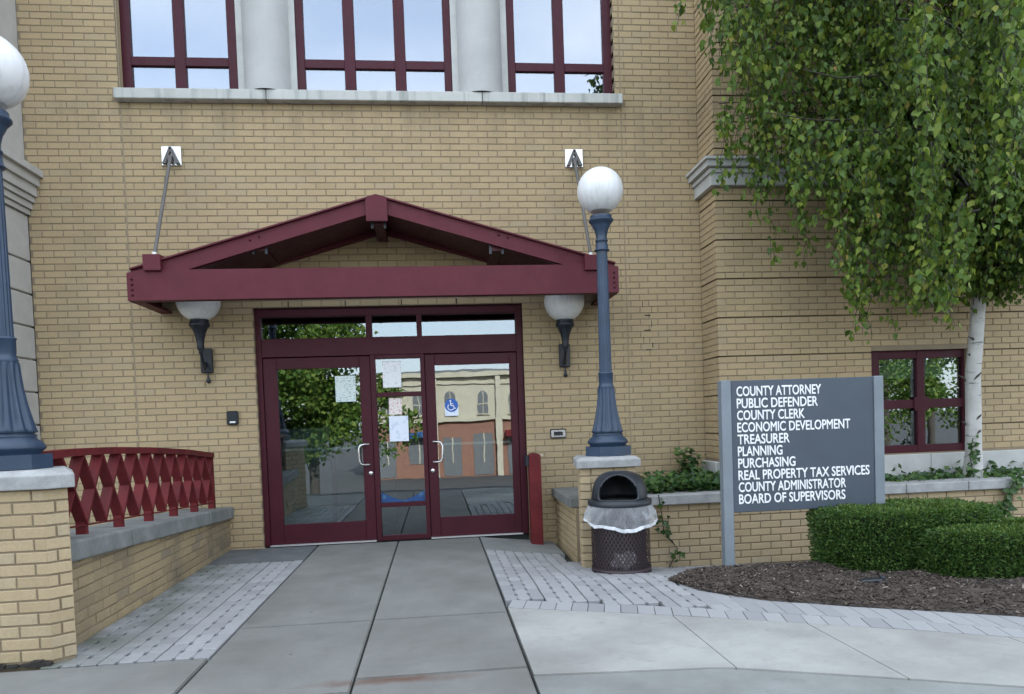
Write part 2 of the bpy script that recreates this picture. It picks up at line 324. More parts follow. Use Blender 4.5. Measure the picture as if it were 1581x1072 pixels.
# ------------------------------------------------------------------ brickwork
CH, PITCH, JT = 2.11/31, .203, .010
ZB = 2.529-37*CH                            # a joint lies on the door head
_bc = {}
def brick_mesh(L, H, D, m):
    key = (round(L, 3), round(H, 3), round(D, 3), m)
    if key not in _bc:
        c = .0035; b = MB()
        vs = [(0, c, 0), (L, c, 0), (L, c, H), (0, c, H), (c, 0, c), (L-c, 0, c), (L-c, 0, H-c), (c, 0, H-c), (0, D, 0), (L, D, 0), (L, D, H), (0, D, H)]
        b.add(vs, [(4, 5, 6, 7), (0, 1, 5, 4), (1, 2, 6, 5), (2, 3, 7, 6), (3, 0, 4, 7), (1, 0, 8, 9), (2, 1, 9, 10), (3, 2, 10, 11), (0, 3, 11, 8)])
        me = b.mesh('brick'); me.materials.append(M[m]); _bc[key] = me
    return _bc[key]
def courses(u0, u1, z0, z1, holes=(), lc=None, rc=None, phase=0.0, ch=CH, top=None, kstart=0, skip=None):
    """bricks (u0,u1,z0,z1) in running bond; lc/rc give the parity of bonded corners; top(u) clips the wall head"""
    out = []; n = int(round((z1-z0)/ch+.4999))
    for k in range(n):
        kk = k+kstart; a = z0+k*ch+JT/2; b = min(a+ch-JT, z1-.001)
        if b-a < .012: continue
        s, e = u0, u1
        if lc is not None: s = u0+(.1015 if (kk+lc) % 2 else 0); st = s
        else: st = u0+phase-PITCH*(math.ceil(phase/PITCH)+1)+(PITCH/2 if kk % 2 else 0)
        if rc is not None: e = u1-(.1015 if (kk+rc) % 2 else 0)
        u = st
        while u < e-.001:
            p, q = max(u, s), min(u+PITCH-JT, e); u += PITCH
            if e-q < .06 and rc is not None and lc is not None and e-q > 0: q = e; u = e
            segs = [(p, q)]
            for h in holes:
                if b > h[2]+.004 and a < h[3]-.004:
                    ns_ = []
                    for (x, y) in segs:
                        if y <= h[0] or x >= h[1]: ns_.append((x, y)); continue
                        if x < h[0]: ns_.append((x, h[0]))
                        if y > h[1]: ns_.append((h[1], y))
                    segs = ns_
            for (x, y) in segs:
                if y-x < .018: continue
                t = b
                if top: t = min(b, top(x), top(y))
                if t-a < .02: continue
                if skip and skip((x+y)/2, (a+b)/2): continue
                out.append((x, y, a, t))
    return out
ROT = {'front': 0.0, 'right': math.pi/2, 'left': -math.pi/2}
def to_world(face, o, u, n, z):             # u along the wall, n inwards
    if not isinstance(face, str): return Vector((o[0]+u*math.cos(face)-n*math.sin(face), o[1]+u*math.sin(face)+n*math.cos(face), z))
    if face == 'front': return Vector((o[0]+u, o[1]+n, z))
    if face == 'right': return Vector((o[0]-n, o[1]+u, z))       # faces +x
    return Vector((o[0]+n, o[1]-u, z))                            # faces -x
def lay(parent, face, o, bricks, m, limit=None, D=.09, jit=.0012, stuffname='brickwork'):
    """individual brick objects (the largest in view first), the rest joined into one part"""
    items = []
    for (a, b, z0, z1) in bricks:
        c = to_world(face, o, (a+b)/2, 0, (z0+z1)/2)
        items.append((((b-a)*(z1-z0)/max(.3, depth_of(c))**2) if in_frame(c) else 0, a, b, z0, z1))
    items.sort(key=lambda t: -t[0])
    ind, rest = (items, []) if limit is None else (items[:limit], items[limit:])
    for (_, a, b, z0, z1) in ind:
        p = to_world(face, o, a, random.uniform(-jit, jit), z0)
        ob = obj('brick', brick_mesh(b-a, z1-z0, D, m), None, parent, loc=p, rz=(ROT[face] if isinstance(face, str) else face)+random.uniform(-.004, .004))
    if rest:
        mb = MB()
        for (_, a, b, z0, z1) in rest:
            me = brick_mesh(b-a, z1-z0, D, m); j = random.uniform(-jit, jit); tw = random.uniform(-.004, .004)
            mb.add([to_world(face, o, a+v.co.x, v.co.y+j+tw*v.co.x, z0+v.co.z) for v in me.vertices], [tuple(p.vertices) for p in me.polygons])
        mb.build(stuffname, m, parent, kind='stuff')
def sheet(parent, name, m, face, o, u0, u1, z0, z1, holes=(), n0=.008, n1=.10, top=None):
    """mortar backing: a thick slab with openings"""
    us = sorted({u0, u1}|{x for h in holes for x in h[:2] if u0 < x < u1}); zs = sorted({z0, z1}|{x for h in holes for x in h[2:] if z0 < x < z1})
    mb = MB()
    for a, b in zip(us, us[1:]):
        for c, d in zip(zs, zs[1:]):
            if any(h[0] <= (a+b)/2 <= h[1] and h[2] <= (c+d)/2 <= h[3] for h in holes): continue
            q = [to_world(face, o, u, n, z if (z < d or not top) else top(u)) for u in (a, b) for n in (n0, n1) for z in (c, d)]
            mb.add(q, [(0, 1, 3, 2), (4, 6, 7, 5), (0, 4, 5, 1), (2, 3, 7, 6), (0, 2, 6, 4), (1, 5, 7, 3)])
    return mb.build(name, m, parent)

# ================================================================== GROUND
def flat(name, m, poly, z=0.0, th=.2, parent=None, zf=None, **kw):
    mb = MB(); n = len(poly)
    vs = [(x, y, (zf(x, y) if zf else 0)+z) for x, y in poly]; vs += [(x, y, v[2]-th) for (x, y), v in zip(poly, vs)]
    mb.add(vs, [tuple(range(n)), tuple(range(n, 2*n))[::-1]]+[(i, n+i, n+(i+1) % n, (i+1) % n) for i in range(n)]); return mb.build(name, m, parent, **kw)
gm = MB(); gp = [(-400, -2.7), (-36, -2.7), (-12, -.56), (400, -.55)]
gm.add([(x, y, z) for y, z in gp for x in (-400, 400)], [(2*i, 2*i+1, 2*i+3, 2*i+2) for i in range(3)]); gm.build('ground', 'asphalt', None, kind='structure')
J1, J2, J3 = -1.297, -.455, .420
bed = flat('paving_bed', 'joint', [(-6, -5.6), (J3, -5.6), (J3, .35), (-6, .35)], -.045, .5, kind='structure')
mb = MB()                                   # bedding that follows the fall of the forecourt
xs_ = [J3+.002, .85, 1.3, 1.7, 2.1, 2.8, 3.6, 6, 9]; ys_ = [-5.6, -2.35, -1.8, -1.25, .3]
mb.add([(a, b, zg(a, b)-.05) for a in xs_ for b in ys_], [(i*5+j, (i+1)*5+j, (i+1)*5+j+1, i*5+j+1) for i in range(8) for j in range(4)])
o = mb.build('forecourt_bed', 'joint', None, kind='structure'); sm_ = o.modifiers.new('solid', 'SOLIDIFY'); sm_.thickness = .3; sm_.offset = -1
walk = thing('walkway', (-.4, -.1, 0), None, None); walk['kind'] = 'structure'
def slab(parent, m, x0, x1, y0, y1, z=0.0, g=.008, skew=0.0):
    mb = MB(); bm = bmesh.new(); bmesh.ops.create_cube(bm, size=1)
    for v in bm.verts:
        x = x0+g if v.co.x < 0 else x1-g; y = y0+g if v.co.y < 0 else y1-g; v.co = (x, y, (0 if v.co.z > 0 else -.12)+z)
    bmesh.ops.bevel(bm, geom=[e for e in bm.edges if all(v.co.z > z-.01 for v in e.verts)], offset=.006, segments=2, affect='EDGES')
    mb.frombm(bm); return mb.build('slab', m, parent)
YC = [-.02, -2.55, -3.95, -5.55]
for i, (a, b) in enumerate(((J1, J2), (J2, J3))):
    ys = [-.02, -3.15-.0*i, -4.22-.18*(1-i), -5.55]
    for k, (y1, y0) in enumerate(zip(ys, ys[1:])):
        slab(walk, 'conc', a, b, y0, y1, z=-.002*k, g=.006)
for (x0, x1, y0, y1, mm) in ((-2.28, J1, -.84, -.02, 'landing'), (J3, 1.22, -.80, -.02, 'conc_mid')):
    if x0 > 0:
        flat('slab', mm, [(x0+.006, y0), (x1, y0), (x1, y1), (x0+.006, y1)], 0, .12, walk, zf=zg)
    else: slab(walk, mm, x0, x1, y0, y1)
slab(walk, 'conc', -5.9, -2.76, -5.55, -3.72); slab(walk, 'conc', -2.76, J1, -5.55, -3.72)
# light concrete apron at the right with the darker street-side strip
E0 = [(790, 938), (1000, 948), (1180, 958), (1400, 972), (1581, 985)]
band = []
for (u, v) in E0:
    z = -.05
    for _ in range(6): x, y = G(u, v, z); z = zg(x, y)
    band.append((x, y))
band[0] = (J3+.008, band[0][1]); dx, dy = band[-1][0]-band[-2][0], band[-1][1]-band[-2][1]
band.append((band[-1][0]+dx*4, band[-1][1]+dy*4))
D0 = [(822, 1042), (1120, 1030), (1360, 1045), (1581, 1060)]
dark = []
for (u, v) in D0:
    z = 0
    for _ in range(6): x, y = G(u, v, z); z = zg(x, y)
    dark.append((x, y))
dark[0] = (J3+.008, dark[0][1]); dx, dy = dark[-1][0]-dark[-2][0], dark[-1][1]-dark[-2][1]; dark.append((dark[-1][0]+dx*5, dark[-1][1]+dy*5))
apron = thing('apron', (2, -3.8, -.1), None, None); apron['kind'] = 'structure'
def yat(line, x): return pw(line, x)
def strip(parent, name, m, x0, x1, top_f, bot_f, z=0, n=6, th=.1):
    xs = [lerp(x0, x1, i/n) for i in range(n+1)]
    for b in (.42, 1.3, 2.1, 3.6): 
        if x0 < b < x1: xs.append(b)
    xs.sort(); mb = MB(); k = len(xs)
    vs = [(x, top_f(x), zg(x, top_f(x))+z) for x in xs]+[(x, bot_f(x), zg(x, bot_f(x))+z) for x in xs]
    vs += [(x, y, w-th) for x, y, w in vs]
    fs = [(k+i, k+i+1, i+1, i) for i in range(k-1)]+[(i, i+1, 2*k+i+1, 2*k+i) for i in range(k-1)]+[(k+i+1, k+i, 3*k+i, 3*k+i+1) for i in range(k-1)]
    fs += [(0, 2*k, 3*k, k), (k-1, 2*k-1, 4*k-1, 3*k-1)]
    mb.add(vs, fs); return mb.build(name, m, parent)
cuts = [J3+.008, 1.42, 2.12, 3.0, 4.2, 6.0]
for a, b in zip(cuts, cuts[1:]):
    strip(apron, 'slab', 'conc_light', a+.003, b-.003, lambda x: yat(band, x)-.006, lambda x: yat(dark, x)+.004)
strip(apron, 'street_side_slab', 'conc_mid', J3+.008, 6.0, lambda x: yat(dark, x)-.006, lambda x: -5.55, z=-.006)
# ---- pavers
_pv = {}
def paver_mesh(L, W, nl, nr):               # L along y, W along x, notches on the left / right side
    key = (round(L, 3), round(W, 3), nl, nr)
    if key not in _pv:
        a, b = .0095, .030; g = .0012
        x0, x1, y0, y1 = g, W-g, g, L-g; pts = []
        pts += [(x0+a, y0), (x0+a, y0+b), (x0, y0+b), (x0, y1-b), (x0+a, y1-b), (x0+a, y1)] if nl else [(x0, y0), (x0, y1)]
        pts += [(x1-a, y1), (x1-a, y1-b), (x1, y1-b), (x1, y0+b), (x1-a, y0+b), (x1-a, y0)] if nr else [(x1, y1), (x1, y0)]
        pts = pts[::-1]; n = len(pts); c = .003; mb = MB()
        cx, cy = W/2, L/2
        vs = [(x+(c if x < cx else -c), y+(c if y < cy else -c), 0) for x, y in pts]+[(x, y, -c) for x, y in pts]+[(x, y, -.05) for x, y in pts]
        mb.add(vs, [tuple(range(n))]+[(i, n+i, n+(i+1) % n, (i+1) % n) for i in range(n)]+[(n+i, 2*n+i, 2*n+(i+1) % n, n+(i+1) % n) for i in range(n)])
        me = mb.mesh('paver'); me.materials.append(M['paver']); _pv[key] = me
    return _pv[key]
pav = thing('paver_path', (-1.75, -2.2, 0), None, None); pav['kind'] = 'structure'
def pavers(parent, x0, cols, W, y0, y1, ok, zf, offs=0):
    cut = .15
    for c in range(cols):
        x = x0+c*W+(c//3)*.007
        y = y0
        while y < y1-.05:
            L = min(cut, y1-y)
            if ok(x+W/2, y+L/2):
                o = obj('paver', paver_mesh(L, W, c % 3 != 0, c % 3 != 2), None, parent, loc=(x, y, zf(x, y)+random.uniform(-.0025, .0015)))
                if zf is zg: o.rotation_euler = (math.atan2(zg(x, y+.15)-zg(x, y), .15), math.atan2(zg(x, y)-zg(x+W, y), W), 0)
            y += cut
LX0 = -2.195
pavers(pav, LX0, 9, (J1-.008-LX0-.014)/9, -3.70, -.85, lambda x, y: True, lambda x, y: 0)
fore = thing('paver_forecourt', (1.2, -2, -.06), None, None); fore['kind'] = 'structure'
ML = [(1035, 897), (1080, 912), (1180, 928), (1400, 942), (1581, 953)]   # mulch front edge
mul = []
for (u, v) in ML:
    z = -.12
    for _ in range(6): x, y = G(u, v, z); z = zg(x, y)
    mul.append((x, y))
dx, dy = mul[-1][0]-mul[-2][0], mul[-1][1]-mul[-2][1]; mul.append((mul[-1][0]+dx*4, mul[-1][1]+dy*4))
MX0 = mul[0][0]
def mul_hi(x): return pw([(MX0, mul[0][1]+.02), (MX0+.22, -2.30), (2.4, -2.25), (7, -2.15)], x)
PLY = -1.20                                 # planter front face
def band_top(x): return yat(band, x)+.20
def ok_right(x, y):
    if y < band_top(x)+.06: return False
    if x > 1.2 and y > PLY+.02: return False
    if x > MX0 and y > pw([(MX0, mul[0][1]), (mul[1][0], mul[1][1]), (mul[2][0], mul[2][1])], x) and y < mul_hi(x)-.03: return False
    return x < mul[2][0] or y > mul_hi(x)-.03
pavers(fore, J3+.012, 44, .0905, -3.6, -.81, ok_right, zg)
# soldier band along the apron edge
t = 0; x = band[0][0]
while x < 5.2:
    dxx = .10; y = yat(band, x+.05); s = (yat(band, x+.1)-yat(band, x))/.1
    mb = MB(); g = .0025
    lowr = lambda q: yat(band, q)+.003
    if ('b', 0) not in _pv: _pv[('b', 0)] = None
    q = [(x+g, lowr(x)), (x+dxx-g, lowr(x+dxx)), (x+dxx-g+.05, band_top(x+dxx)), (x+g+.05, band_top(x))]
    jz = random.uniform(-.002, .002)
    mb.add([(a, b, zg(a, b)+jz) for a, b in q]+[(a, b, zg(a, b)-.05) for a, b in q], [(0, 1, 2, 3), (0, 4, 5, 1), (1, 5, 6, 2), (2, 6, 7, 3), (3, 7, 4, 0)])
    mb.build('paver', 'paver', fore); x += dxx
# second row of the band, up to the mulch
x = mul[1][0]-.1
while x < 5.2:
    dxx = .10; hi = lambda q: pw(mul, q)-.015; lo = lambda q: band_top(q)+.006
    if hi(x+.05)-lo(x+.05) > .04:
        q = [(x+.0025, lo(x)), (x+dxx-.0025, lo(x+dxx)), (x+dxx-.0025+.04, max(lo(x+dxx)+.02, hi(x+dxx))), (x+.0425, max(lo(x)+.02, hi(x)))]
        jz = random.uniform(-.002, .002); mb = MB()
        mb.add([(a, b, zg(a, b)+jz) for a, b in q]+[(a, b, zg(a, b)-.05) for a, b in q], [(0, 1, 2, 3), (0, 4, 5, 1), (1, 5, 6, 2), (2, 6, 7, 3), (3, 7, 4, 0)])
        mb.build('paver', 'paver', fore)
    x += dxx
# ---- mulch bed
mb = MB(); NX, NY = 90, 30
def mul_lo(x): return pw(mul, x)
XM1 = 6.6
for i in range(NX+1):
    x = lerp(MX0, XM1, i/NX)
    for j in range(NY+1):
        t = j/NY; y = lerp(mul_lo(x), mul_hi(x), t)
        h = min(t, 1-t)*2; e = min(1, h*3)
        mb.v.append((x, y, zg(x, y)+.004+.05*e*min(1, (x-MX0)*3)+.022*e*mnoise.noise(Vector((x*6, y*6, 0)))+.012*e*mnoise.noise(Vector((x*25, y*25, 3)))))
mb.f = [(i*(NY+1)+j, (i+1)*(NY+1)+j, (i+1)*(NY+1)+j+1, i*(NY+1)+j+1) for i in range(NX) for j in range(NY)]; mb.smooth = [True]*len(mb.f)
mb.build('mulch_bed', 'mulch', None, kind='structure')
mb = MB()
for _ in range(14000):
    x = random.uniform(MX0, 5.6); t = random.random(); y = lerp(mul_lo(x), mul_hi(x), t); e = min(1, min(t, 1-t)*6)
    z = zg(x, y)+.012+.05*e*min(1, (x-MX0)*3)
    l, w_ = random.uniform(.006, .022), random.uniform(.003, .008); a = random.uniform(0, 6.3); tl = random.uniform(-.5, .5)
    d = Vector((math.cos(a)*math.cos(tl), math.sin(a)*math.cos(tl), math.sin(tl)))*l; s_ = Vector((-math.sin(a), math.cos(a), random.uniform(-.4, .4)))*w_; c = Vector((x, y, z))
    h_ = Vector((0, 0, .004)); mb.add([c-d-s_, c+d-s_*.6, c+d+s_, c-d+s_*.7, c-d*.6+h_, c+d*.7+h_], [(0, 1, 2, 3), (0, 1, 5, 4), (2, 3, 4, 5)])
mb.build('bark_chips', 'chip', None, kind='stuff', label='brown bark chips scattered over the mulch bed', cat='mulch')

# ================================================================== BUILDING
bld = thing('office_building', (0, 0, 0), 'buff brick office building with maroon framed windows and entrance doors', 'building')
XL, XR, ZT = -4.022, 2.998, 9.4
DX0, DX1, DZ = -1.866, .976, 2.529
WX0, WX1 = P(181, 100, 0)[0], P(947.5, 100, 0)[0]
SZ0, SZ1 = 4.639, 4.742
WZ1 = 7.4
WF = -.45                                    # face of the right wing
main = sheet(bld, 'main_wall', 'mortar', 'front', (0, 0), XL, XR+.1, -.5, ZT, [(DX0, DX1, -.5, DZ), (WX0, WX1, SZ1, WZ1)], .0045, .12)
CJ = [P(200, 420, 0)[0], P(967, 450, 0)[0]]  # movement joints
bricks = []
holes = [(DX0, DX1, -1, DZ), (WX0, WX1, SZ1-.05, WZ1)]+[(c-.006, c+.006, -1, 99) for c in CJ]
holes.append((P(174, 147, 0)[0]-.003, P(962, 160, 0)[0]+.003, SZ0-.002, SZ1+.003))
bricks = courses(XL, XR, ZB-2*CH, ZT-.1, holes, phase=DX0-XL)
bricks = [b for b in bricks]
lay(main, 'front', (0, 0), bricks, 'brick', limit=300)
for c in CJ: box('movement_joint', 'mortar_pale', main, c-.006, c+.006, .002, .03, 0, ZT-.2)
for i in range(4):                            # open weep joints over the door head
    x = lerp(P(445, 470, 0)[0], P(705, 470, 0)[0], i/3); box('weep_joint', 'dirt', main, x-.006, x+.006, -.002, .02, DZ+.004, DZ+CH-.008)
mb = MB()
for (u, v, w_, h_) in ((992, 470, 1, 12), (1006, 478, 1, 12), (1000, 487, 14, 2), (1006, 500, 1, 14), (1000, 510, 16, 2), (994, 525, 1, 12), (1008, 533, 2, 9), (1002, 540, 14, 1.5)):
    x, z = P(u, v, -.003); mb.box(x-w_/420, x+w_/420, -.0025, .01, z-h_/360, z+h_/360)
mb.build('cracked_joint', 'dirt', main)
# parapet, roof and the rest of the mass (gives the shade the whole view lies in)
box('parapet_coping', 'lime', bld, XL-.02, XR, -.12, .5, ZT, ZT+.14, .01)
box('roof', 'asphalt', bld, XL-8, 10.5, .12, 14, ZT-.3, ZT-.05)
box('rear_block', 'brick', bld, -12, 10.5, 6.5, 14, -.5, ZT-.3)
box('side_wall', 'brick', bld, -12.2, -12, -1.2, 14, -.5, ZT)
# ---- window sill in three stones
for a, b in ((174, 410.5), (410.5, 745), (745, 962)):
    x0, x1 = P(a, 150, -.10)[0], P(b, 150, -.10)[0]; box('window_sill', 'sill', bld, x0+.003, x1-.003, -.10, .2, SZ0, SZ1, .006)
# ---- upper windows and half columns
def window(parent, name, xs, zs, y, frame, mull, m='maroon_dk', glass='glass_up', fr=.075, dep=.07):
    """xs: glass edges in pairs; zs: glass edges in pairs from the bottom"""
    f = MB(); x0, x1 = frame[0], frame[1]; z0, z1 = frame[2], frame[3]
    edges = [x0]+[e for p in xs for e in p]+[x1]
    wn = MB()
    w = thing_part(name, parent, ((x0+x1)/2, y, z0))
    box('stile', m, w, x0, xs[0][0], y, y+dep, z0, z1, .004); box('stile', m, w, xs[-1][1], x1, y, y+dep, z0, z1, .004)
    for (a, b) in zip(xs, xs[1:]): box('mullion', m, w, a[1], b[0], y+.002, y+dep-.004, z0, z1, .004)
    zz = [z0]+[e for p in zs for e in p]+[z1]
    for i in range(0, len(zz), 2):
        for (a, b) in xs: box('rail', m, w, a, b, y+.006, y+dep-.006, zz[i], zz[i+1], .003)
    for (a, b) in xs:
        for (c, d) in zs: box('pane', glass, w, a-.002, b+.002, y+dep*.5, y+dep*.5+.006, c-.002, d+.002)
    return w
WY = .09
def WX(px, py=110): return P(px, py, WY)[0]
zs_low = (P(330, 136, WY)[1], P(330, 97, WY)[1]); z_up = P(330, 83, WY)[1]
zg_ = [(SZ1+.055, SZ1+.315), (SZ1+.405, WZ1-.09)]
window(bld, 'window', [(WX(203), WX(270)), (WX(287), WX(353))], zg_, WY, (WX(189), WX(367.5), SZ1+.001, WZ1), None)
window(bld, 'window', [(WX(471), WX(532)), (WX(549), WX(610)), (WX(627), WX(686))], zg_, WY, (WX(459), WX(697.5), SZ1+.001, WZ1), None)
window(bld, 'window', [(WX(796), WX(856)), (WX(872), WX(932)),], zg_, WY, (WX(784), WX(945), SZ1+.001, WZ1), None)
for (a, b) in ((367.5, 459), (697.5, 784)):
    x0, x1 = WX(a), WX(b); box('pilaster_panel', 'lime', bld, x0+.002, x1-.002, .07, .3, SZ1+.001, WZ1)
    r = (x1-x0)/2*.80; mb = MB(); mb.lathe([(r, 0), (r, WZ1-SZ1-.01)], ((x0+x1)/2, .12, SZ1+.001), 48, cap=False); mb.build('half_column', 'column', bld)
box('reveal', 'brick', bld, WX0-.001, WX(189)-.002, .03, .3, SZ1+.001, WZ1); box('reveal', 'brick', bld, WX(945)+.002, WX1+.001, .03, .3, SZ1+.001, WZ1)
for (a, b, y, mm) in ((189, 367, .20, 'blind'), (459, 697, .55, 'panel_grey'), (784, 945, .55, 'panel_grey')):
    box('window_blind', mm, bld, WX(a)+.01, WX(b)-.01, y, y+.01, SZ1+.01, WZ1)
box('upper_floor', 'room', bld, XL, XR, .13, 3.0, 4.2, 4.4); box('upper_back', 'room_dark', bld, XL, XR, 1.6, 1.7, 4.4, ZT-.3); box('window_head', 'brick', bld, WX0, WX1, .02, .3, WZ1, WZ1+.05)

# ---- wing to the right
wing_holes = []
VX0, VX1 = P(1347, 620, WF)[0], P(1495, 620, WF)[0]; VZ0, VZ1 = P(1420, 699, WF)[1], P(1420, 540, WF)[1]
BZ0, BZ1 = VZ0-.245, VZ0-.012                 # limestone band under the window
CZ0, CZ1 = P(1130, 288, WF)[1], P(1130, 243, WF-.1)[1]
XW1 = 9.5
wing = sheet(bld, 'wing_wall', 'mortar', 'front', (0, WF), XR+.03, XW1, -.5, ZT, [(VX0, VX1, VZ0, VZ1)], .03, .14)
groove = []
z = BZ1
gz = [VZ1-0.0]
zjs = []
NG = 6
zs0 = VZ1
k0 = int((zs0-ZB)/CH)
gset = set()
for k in range(-3, 200):
    zz = ZB+k*CH
    if zz < CZ0 and (k-k0) % 6 == 0: gset.add(k)
    if zz > CZ1 and (k-k0) % 4 == 0: gset.add(k)
gh = [(-99, 99, ZB+k*CH-.003, ZB+k*CH+.010) for k in sorted(gset)]
sheet(wing, 'wing_mortar', 'mortar', 'front', (0, WF), XR+.006, XW1, BZ1-.05, ZT, [(VX0, VX1, VZ0, VZ1)]+[g for g in gh if BZ1 < g[2] < ZT-.1], .006, .029)
def groove_trim(br):
    out = []
    for (a, b, c, d) in br:
        k = int(round((c-JT/2-ZB)/CH))
        if k in gset: c += .006
        out.append((a, b, c, d))
    return out
zl = BZ1+.002; kst = int(math.ceil((zl-ZB)/CH)); zl = ZB+kst*CH
wh = [(VX0-.004, VX1+.004, VZ0-.02, VZ1+.002), (XR-1, XW1, CZ0-.002, CZ1+.004)]
wb = courses(XR, XW1, zl-CH, ZT-.1, wh, lc=0, kstart=kst-1)
wb = [b for b in wb if b[2] > BZ1-.03]
wb = [(a, b, max(c, BZ1+.004), d) for a, b, c, d in wb]
lay(wing, 'front', (0, WF), groove_trim(wb), 'brick', limit=0)
side = courses(0, -WF-.002, zl-CH, ZT-.1, [(-1, 1, CZ0-.002, CZ1+.004)], kstart=kst-1, phase=.0)
side = []
for (a, b, c, d) in courses(0, -WF-.004, zl-CH, ZT-.1, [(-1, 1, CZ0-.002, CZ1+.004)], rc=1, lc=None, phase=-WF-.004, kstart=kst-1):
    if c > BZ1-.03: side.append((a, b, max(c, BZ1+.004), d))
wside = sheet(bld, 'wing_return', 'mortar', 'left', (XR, 0), 0, -WF-.03, -.5, ZT, (), .03, .1)
sheet(wside, 'wing_return_mortar', 'mortar', 'left', (XR, 0), 0, -WF-.031, BZ1-.05, ZT, [g for g in gh if BZ1 < g[2] < ZT-.1], .006, .029)
lay(wside, 'left', (XR, 0), groove_trim(side), 'brick', limit=0)
# band course, plinth, string cornice
xs_b = [XR-.03, P(1433, 700, WF)[0], P(1560, 700, WF)[0]+.45, XW1]
for a, b in zip(xs_b, xs_b[1:]): box('band_stone', 'lime', bld, a+.003, b-.003, WF-.05, WF+.03, BZ0, BZ1, .006)
box('band_stone', 'lime', bld, XR-.05, XR+.028, WF+.033, -.002, BZ0, BZ1, .006)
box('plinth', 'cap', bld, XR+.005, XW1, WF-.012, WF+.03, -.5, BZ0-.003)
hC = CZ1-CZ0
for (z0, z1, pr) in ((CZ0, CZ0+hC*.46, .05), (CZ0+hC*.46, CZ0+hC*.62, .075), (CZ0+hC*.62, CZ0+hC*.66, .055), (CZ0+hC*.66, CZ0+hC*.90, .115), (CZ0+hC*.90, CZ1, .145)):
    mb = MB(); mb.box(XR-pr, XW1, WF-pr, WF+.03, z0+.001, z1); mb.box(XR-pr, XR+.03, WF+.031, -.002, z0+.001, z1); mb.build('cornice', 'lime', bld)
w = window(bld, 'window', [], [], 0, (0, 0, 0, 0), None) if False else None
wy = WF+.05
VXM = P(1421, 620, wy)[0]; VZM0, VZM1 = P(1420, 629, wy)[1], P(1420, 618, wy)[1]
def VX(px): return P(px, 600, wy)[0]
window(bld, 'window', [(VX(1358.5), VX(1416.5)), (VX(1428), VX(1487.5))], [(VZ0+.085, VZM0-.01), (VZM1+.01, VZ1-.09)], wy, (VX0, VX1, VZ0, VZ1), None, glass='glass_door', dep=.07)
xm, zm = (VX(1416.5)+VX(1428))/2, (VZM0+VZM1)/2
box('mullion_plate', 'maroon_dk', bld, xm-.085, xm+.085, wy-.006, wy+.001, zm-.075, zm+.075)
mb = MB(); mb.box(VX0-.4, VX1+.4, WF+1.6, WF+1.65, VZ0-.4, VZ1+.4); mb.box(VX0-.4, VX0-.35, WF+.15, WF+1.6, VZ0-.4, VZ1+.4); mb.box(VX1+.35, VX1+.4, WF+.15, WF+1.6, VZ0-.4, VZ1+.4); mb.box(VX0-.4, VX1+.4, WF+.15, WF+1.6, VZ1+.4, VZ1+.45); mb.box(VX0-.4, VX1+.4, WF+.15, WF+1.6, VZ0-.45, VZ0-.4)
mb.build('room', 'room_dark', bld)
box('window_blind', 'panel_grey', bld, VX0+.06, VX1-.06, WF+.16, WF+.17, VZ1-.30, VZ1-.05)

# ---- stone bay at the far left
bay = thing('stone_pilaster', (XL-.5, -.4, 0), 'grey stone pilaster with stacked quoin blocks and cornice at the left edge', 'pilaster')
CO = .34
mb = MB(); mb.box(XL-2.2, XL, -1.30, -.002, 3.60+CO, ZT); mb.build('shaft', 'stucco', bay)
for (z0, z1, pr) in ((3.53, 3.60, .17), (3.44, 3.53, .13), (3.34, 3.44, .10), (3.28, 3.335, .075), (3.215, 3.275, .05), (3.16, 3.21, .025)):
    box('cornice', 'stucco', bay, XL-2.2, XL+pr, -1.30-pr, -.002, z0+CO, z1+CO-.002)
zb = 3.155+CO; hs = [.47]+[.33]*10
deps = [.90, .74, .62, .50, .40, .34, .33, .33, .33, .33, .33]
for h, d in zip(hs, deps):
    z0 = zb-h
    if z0 < -.3: z0 = -.3
    box('quoin_block', 'stucco', bay, XL-1.6, XL, -d, -.002, z0+.012, zb-.004, .008)
    zb = z0
box('backing', 'stucco', bay, XL-1.6, XL-.03, -.29, -.003, -.3, 3.15+CO)
box('bay_wall', 'stucco', bay, -12, XL-1.61, -1.25, -.1, -.5, ZT)

# ---- entrance doors
ent = bld
dy = .05
fr = MB(); fr.box(DX0, DX0+.058, dy, dy+.11, 0, DZ, .004); fr.box(DX1-.071, DX1, dy, dy+.11, 0, DZ, .004)
fr.box(DX0+.058, DX1-.071, dy+.001, dy+.109, 2.434, DZ, .004)
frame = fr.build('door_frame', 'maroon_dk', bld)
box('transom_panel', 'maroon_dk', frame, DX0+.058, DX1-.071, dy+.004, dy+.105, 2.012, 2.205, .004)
TX = [(-1.798, -.712), (-.650, -.172), (-.117, .905)]
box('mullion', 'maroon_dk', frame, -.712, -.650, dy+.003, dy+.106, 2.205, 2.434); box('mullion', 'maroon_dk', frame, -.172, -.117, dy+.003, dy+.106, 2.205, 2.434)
for a, b in TX: box('pane', 'glass_door', frame, a-.012, b+.002, dy+.05, dy+.056, 2.203, 2.436)
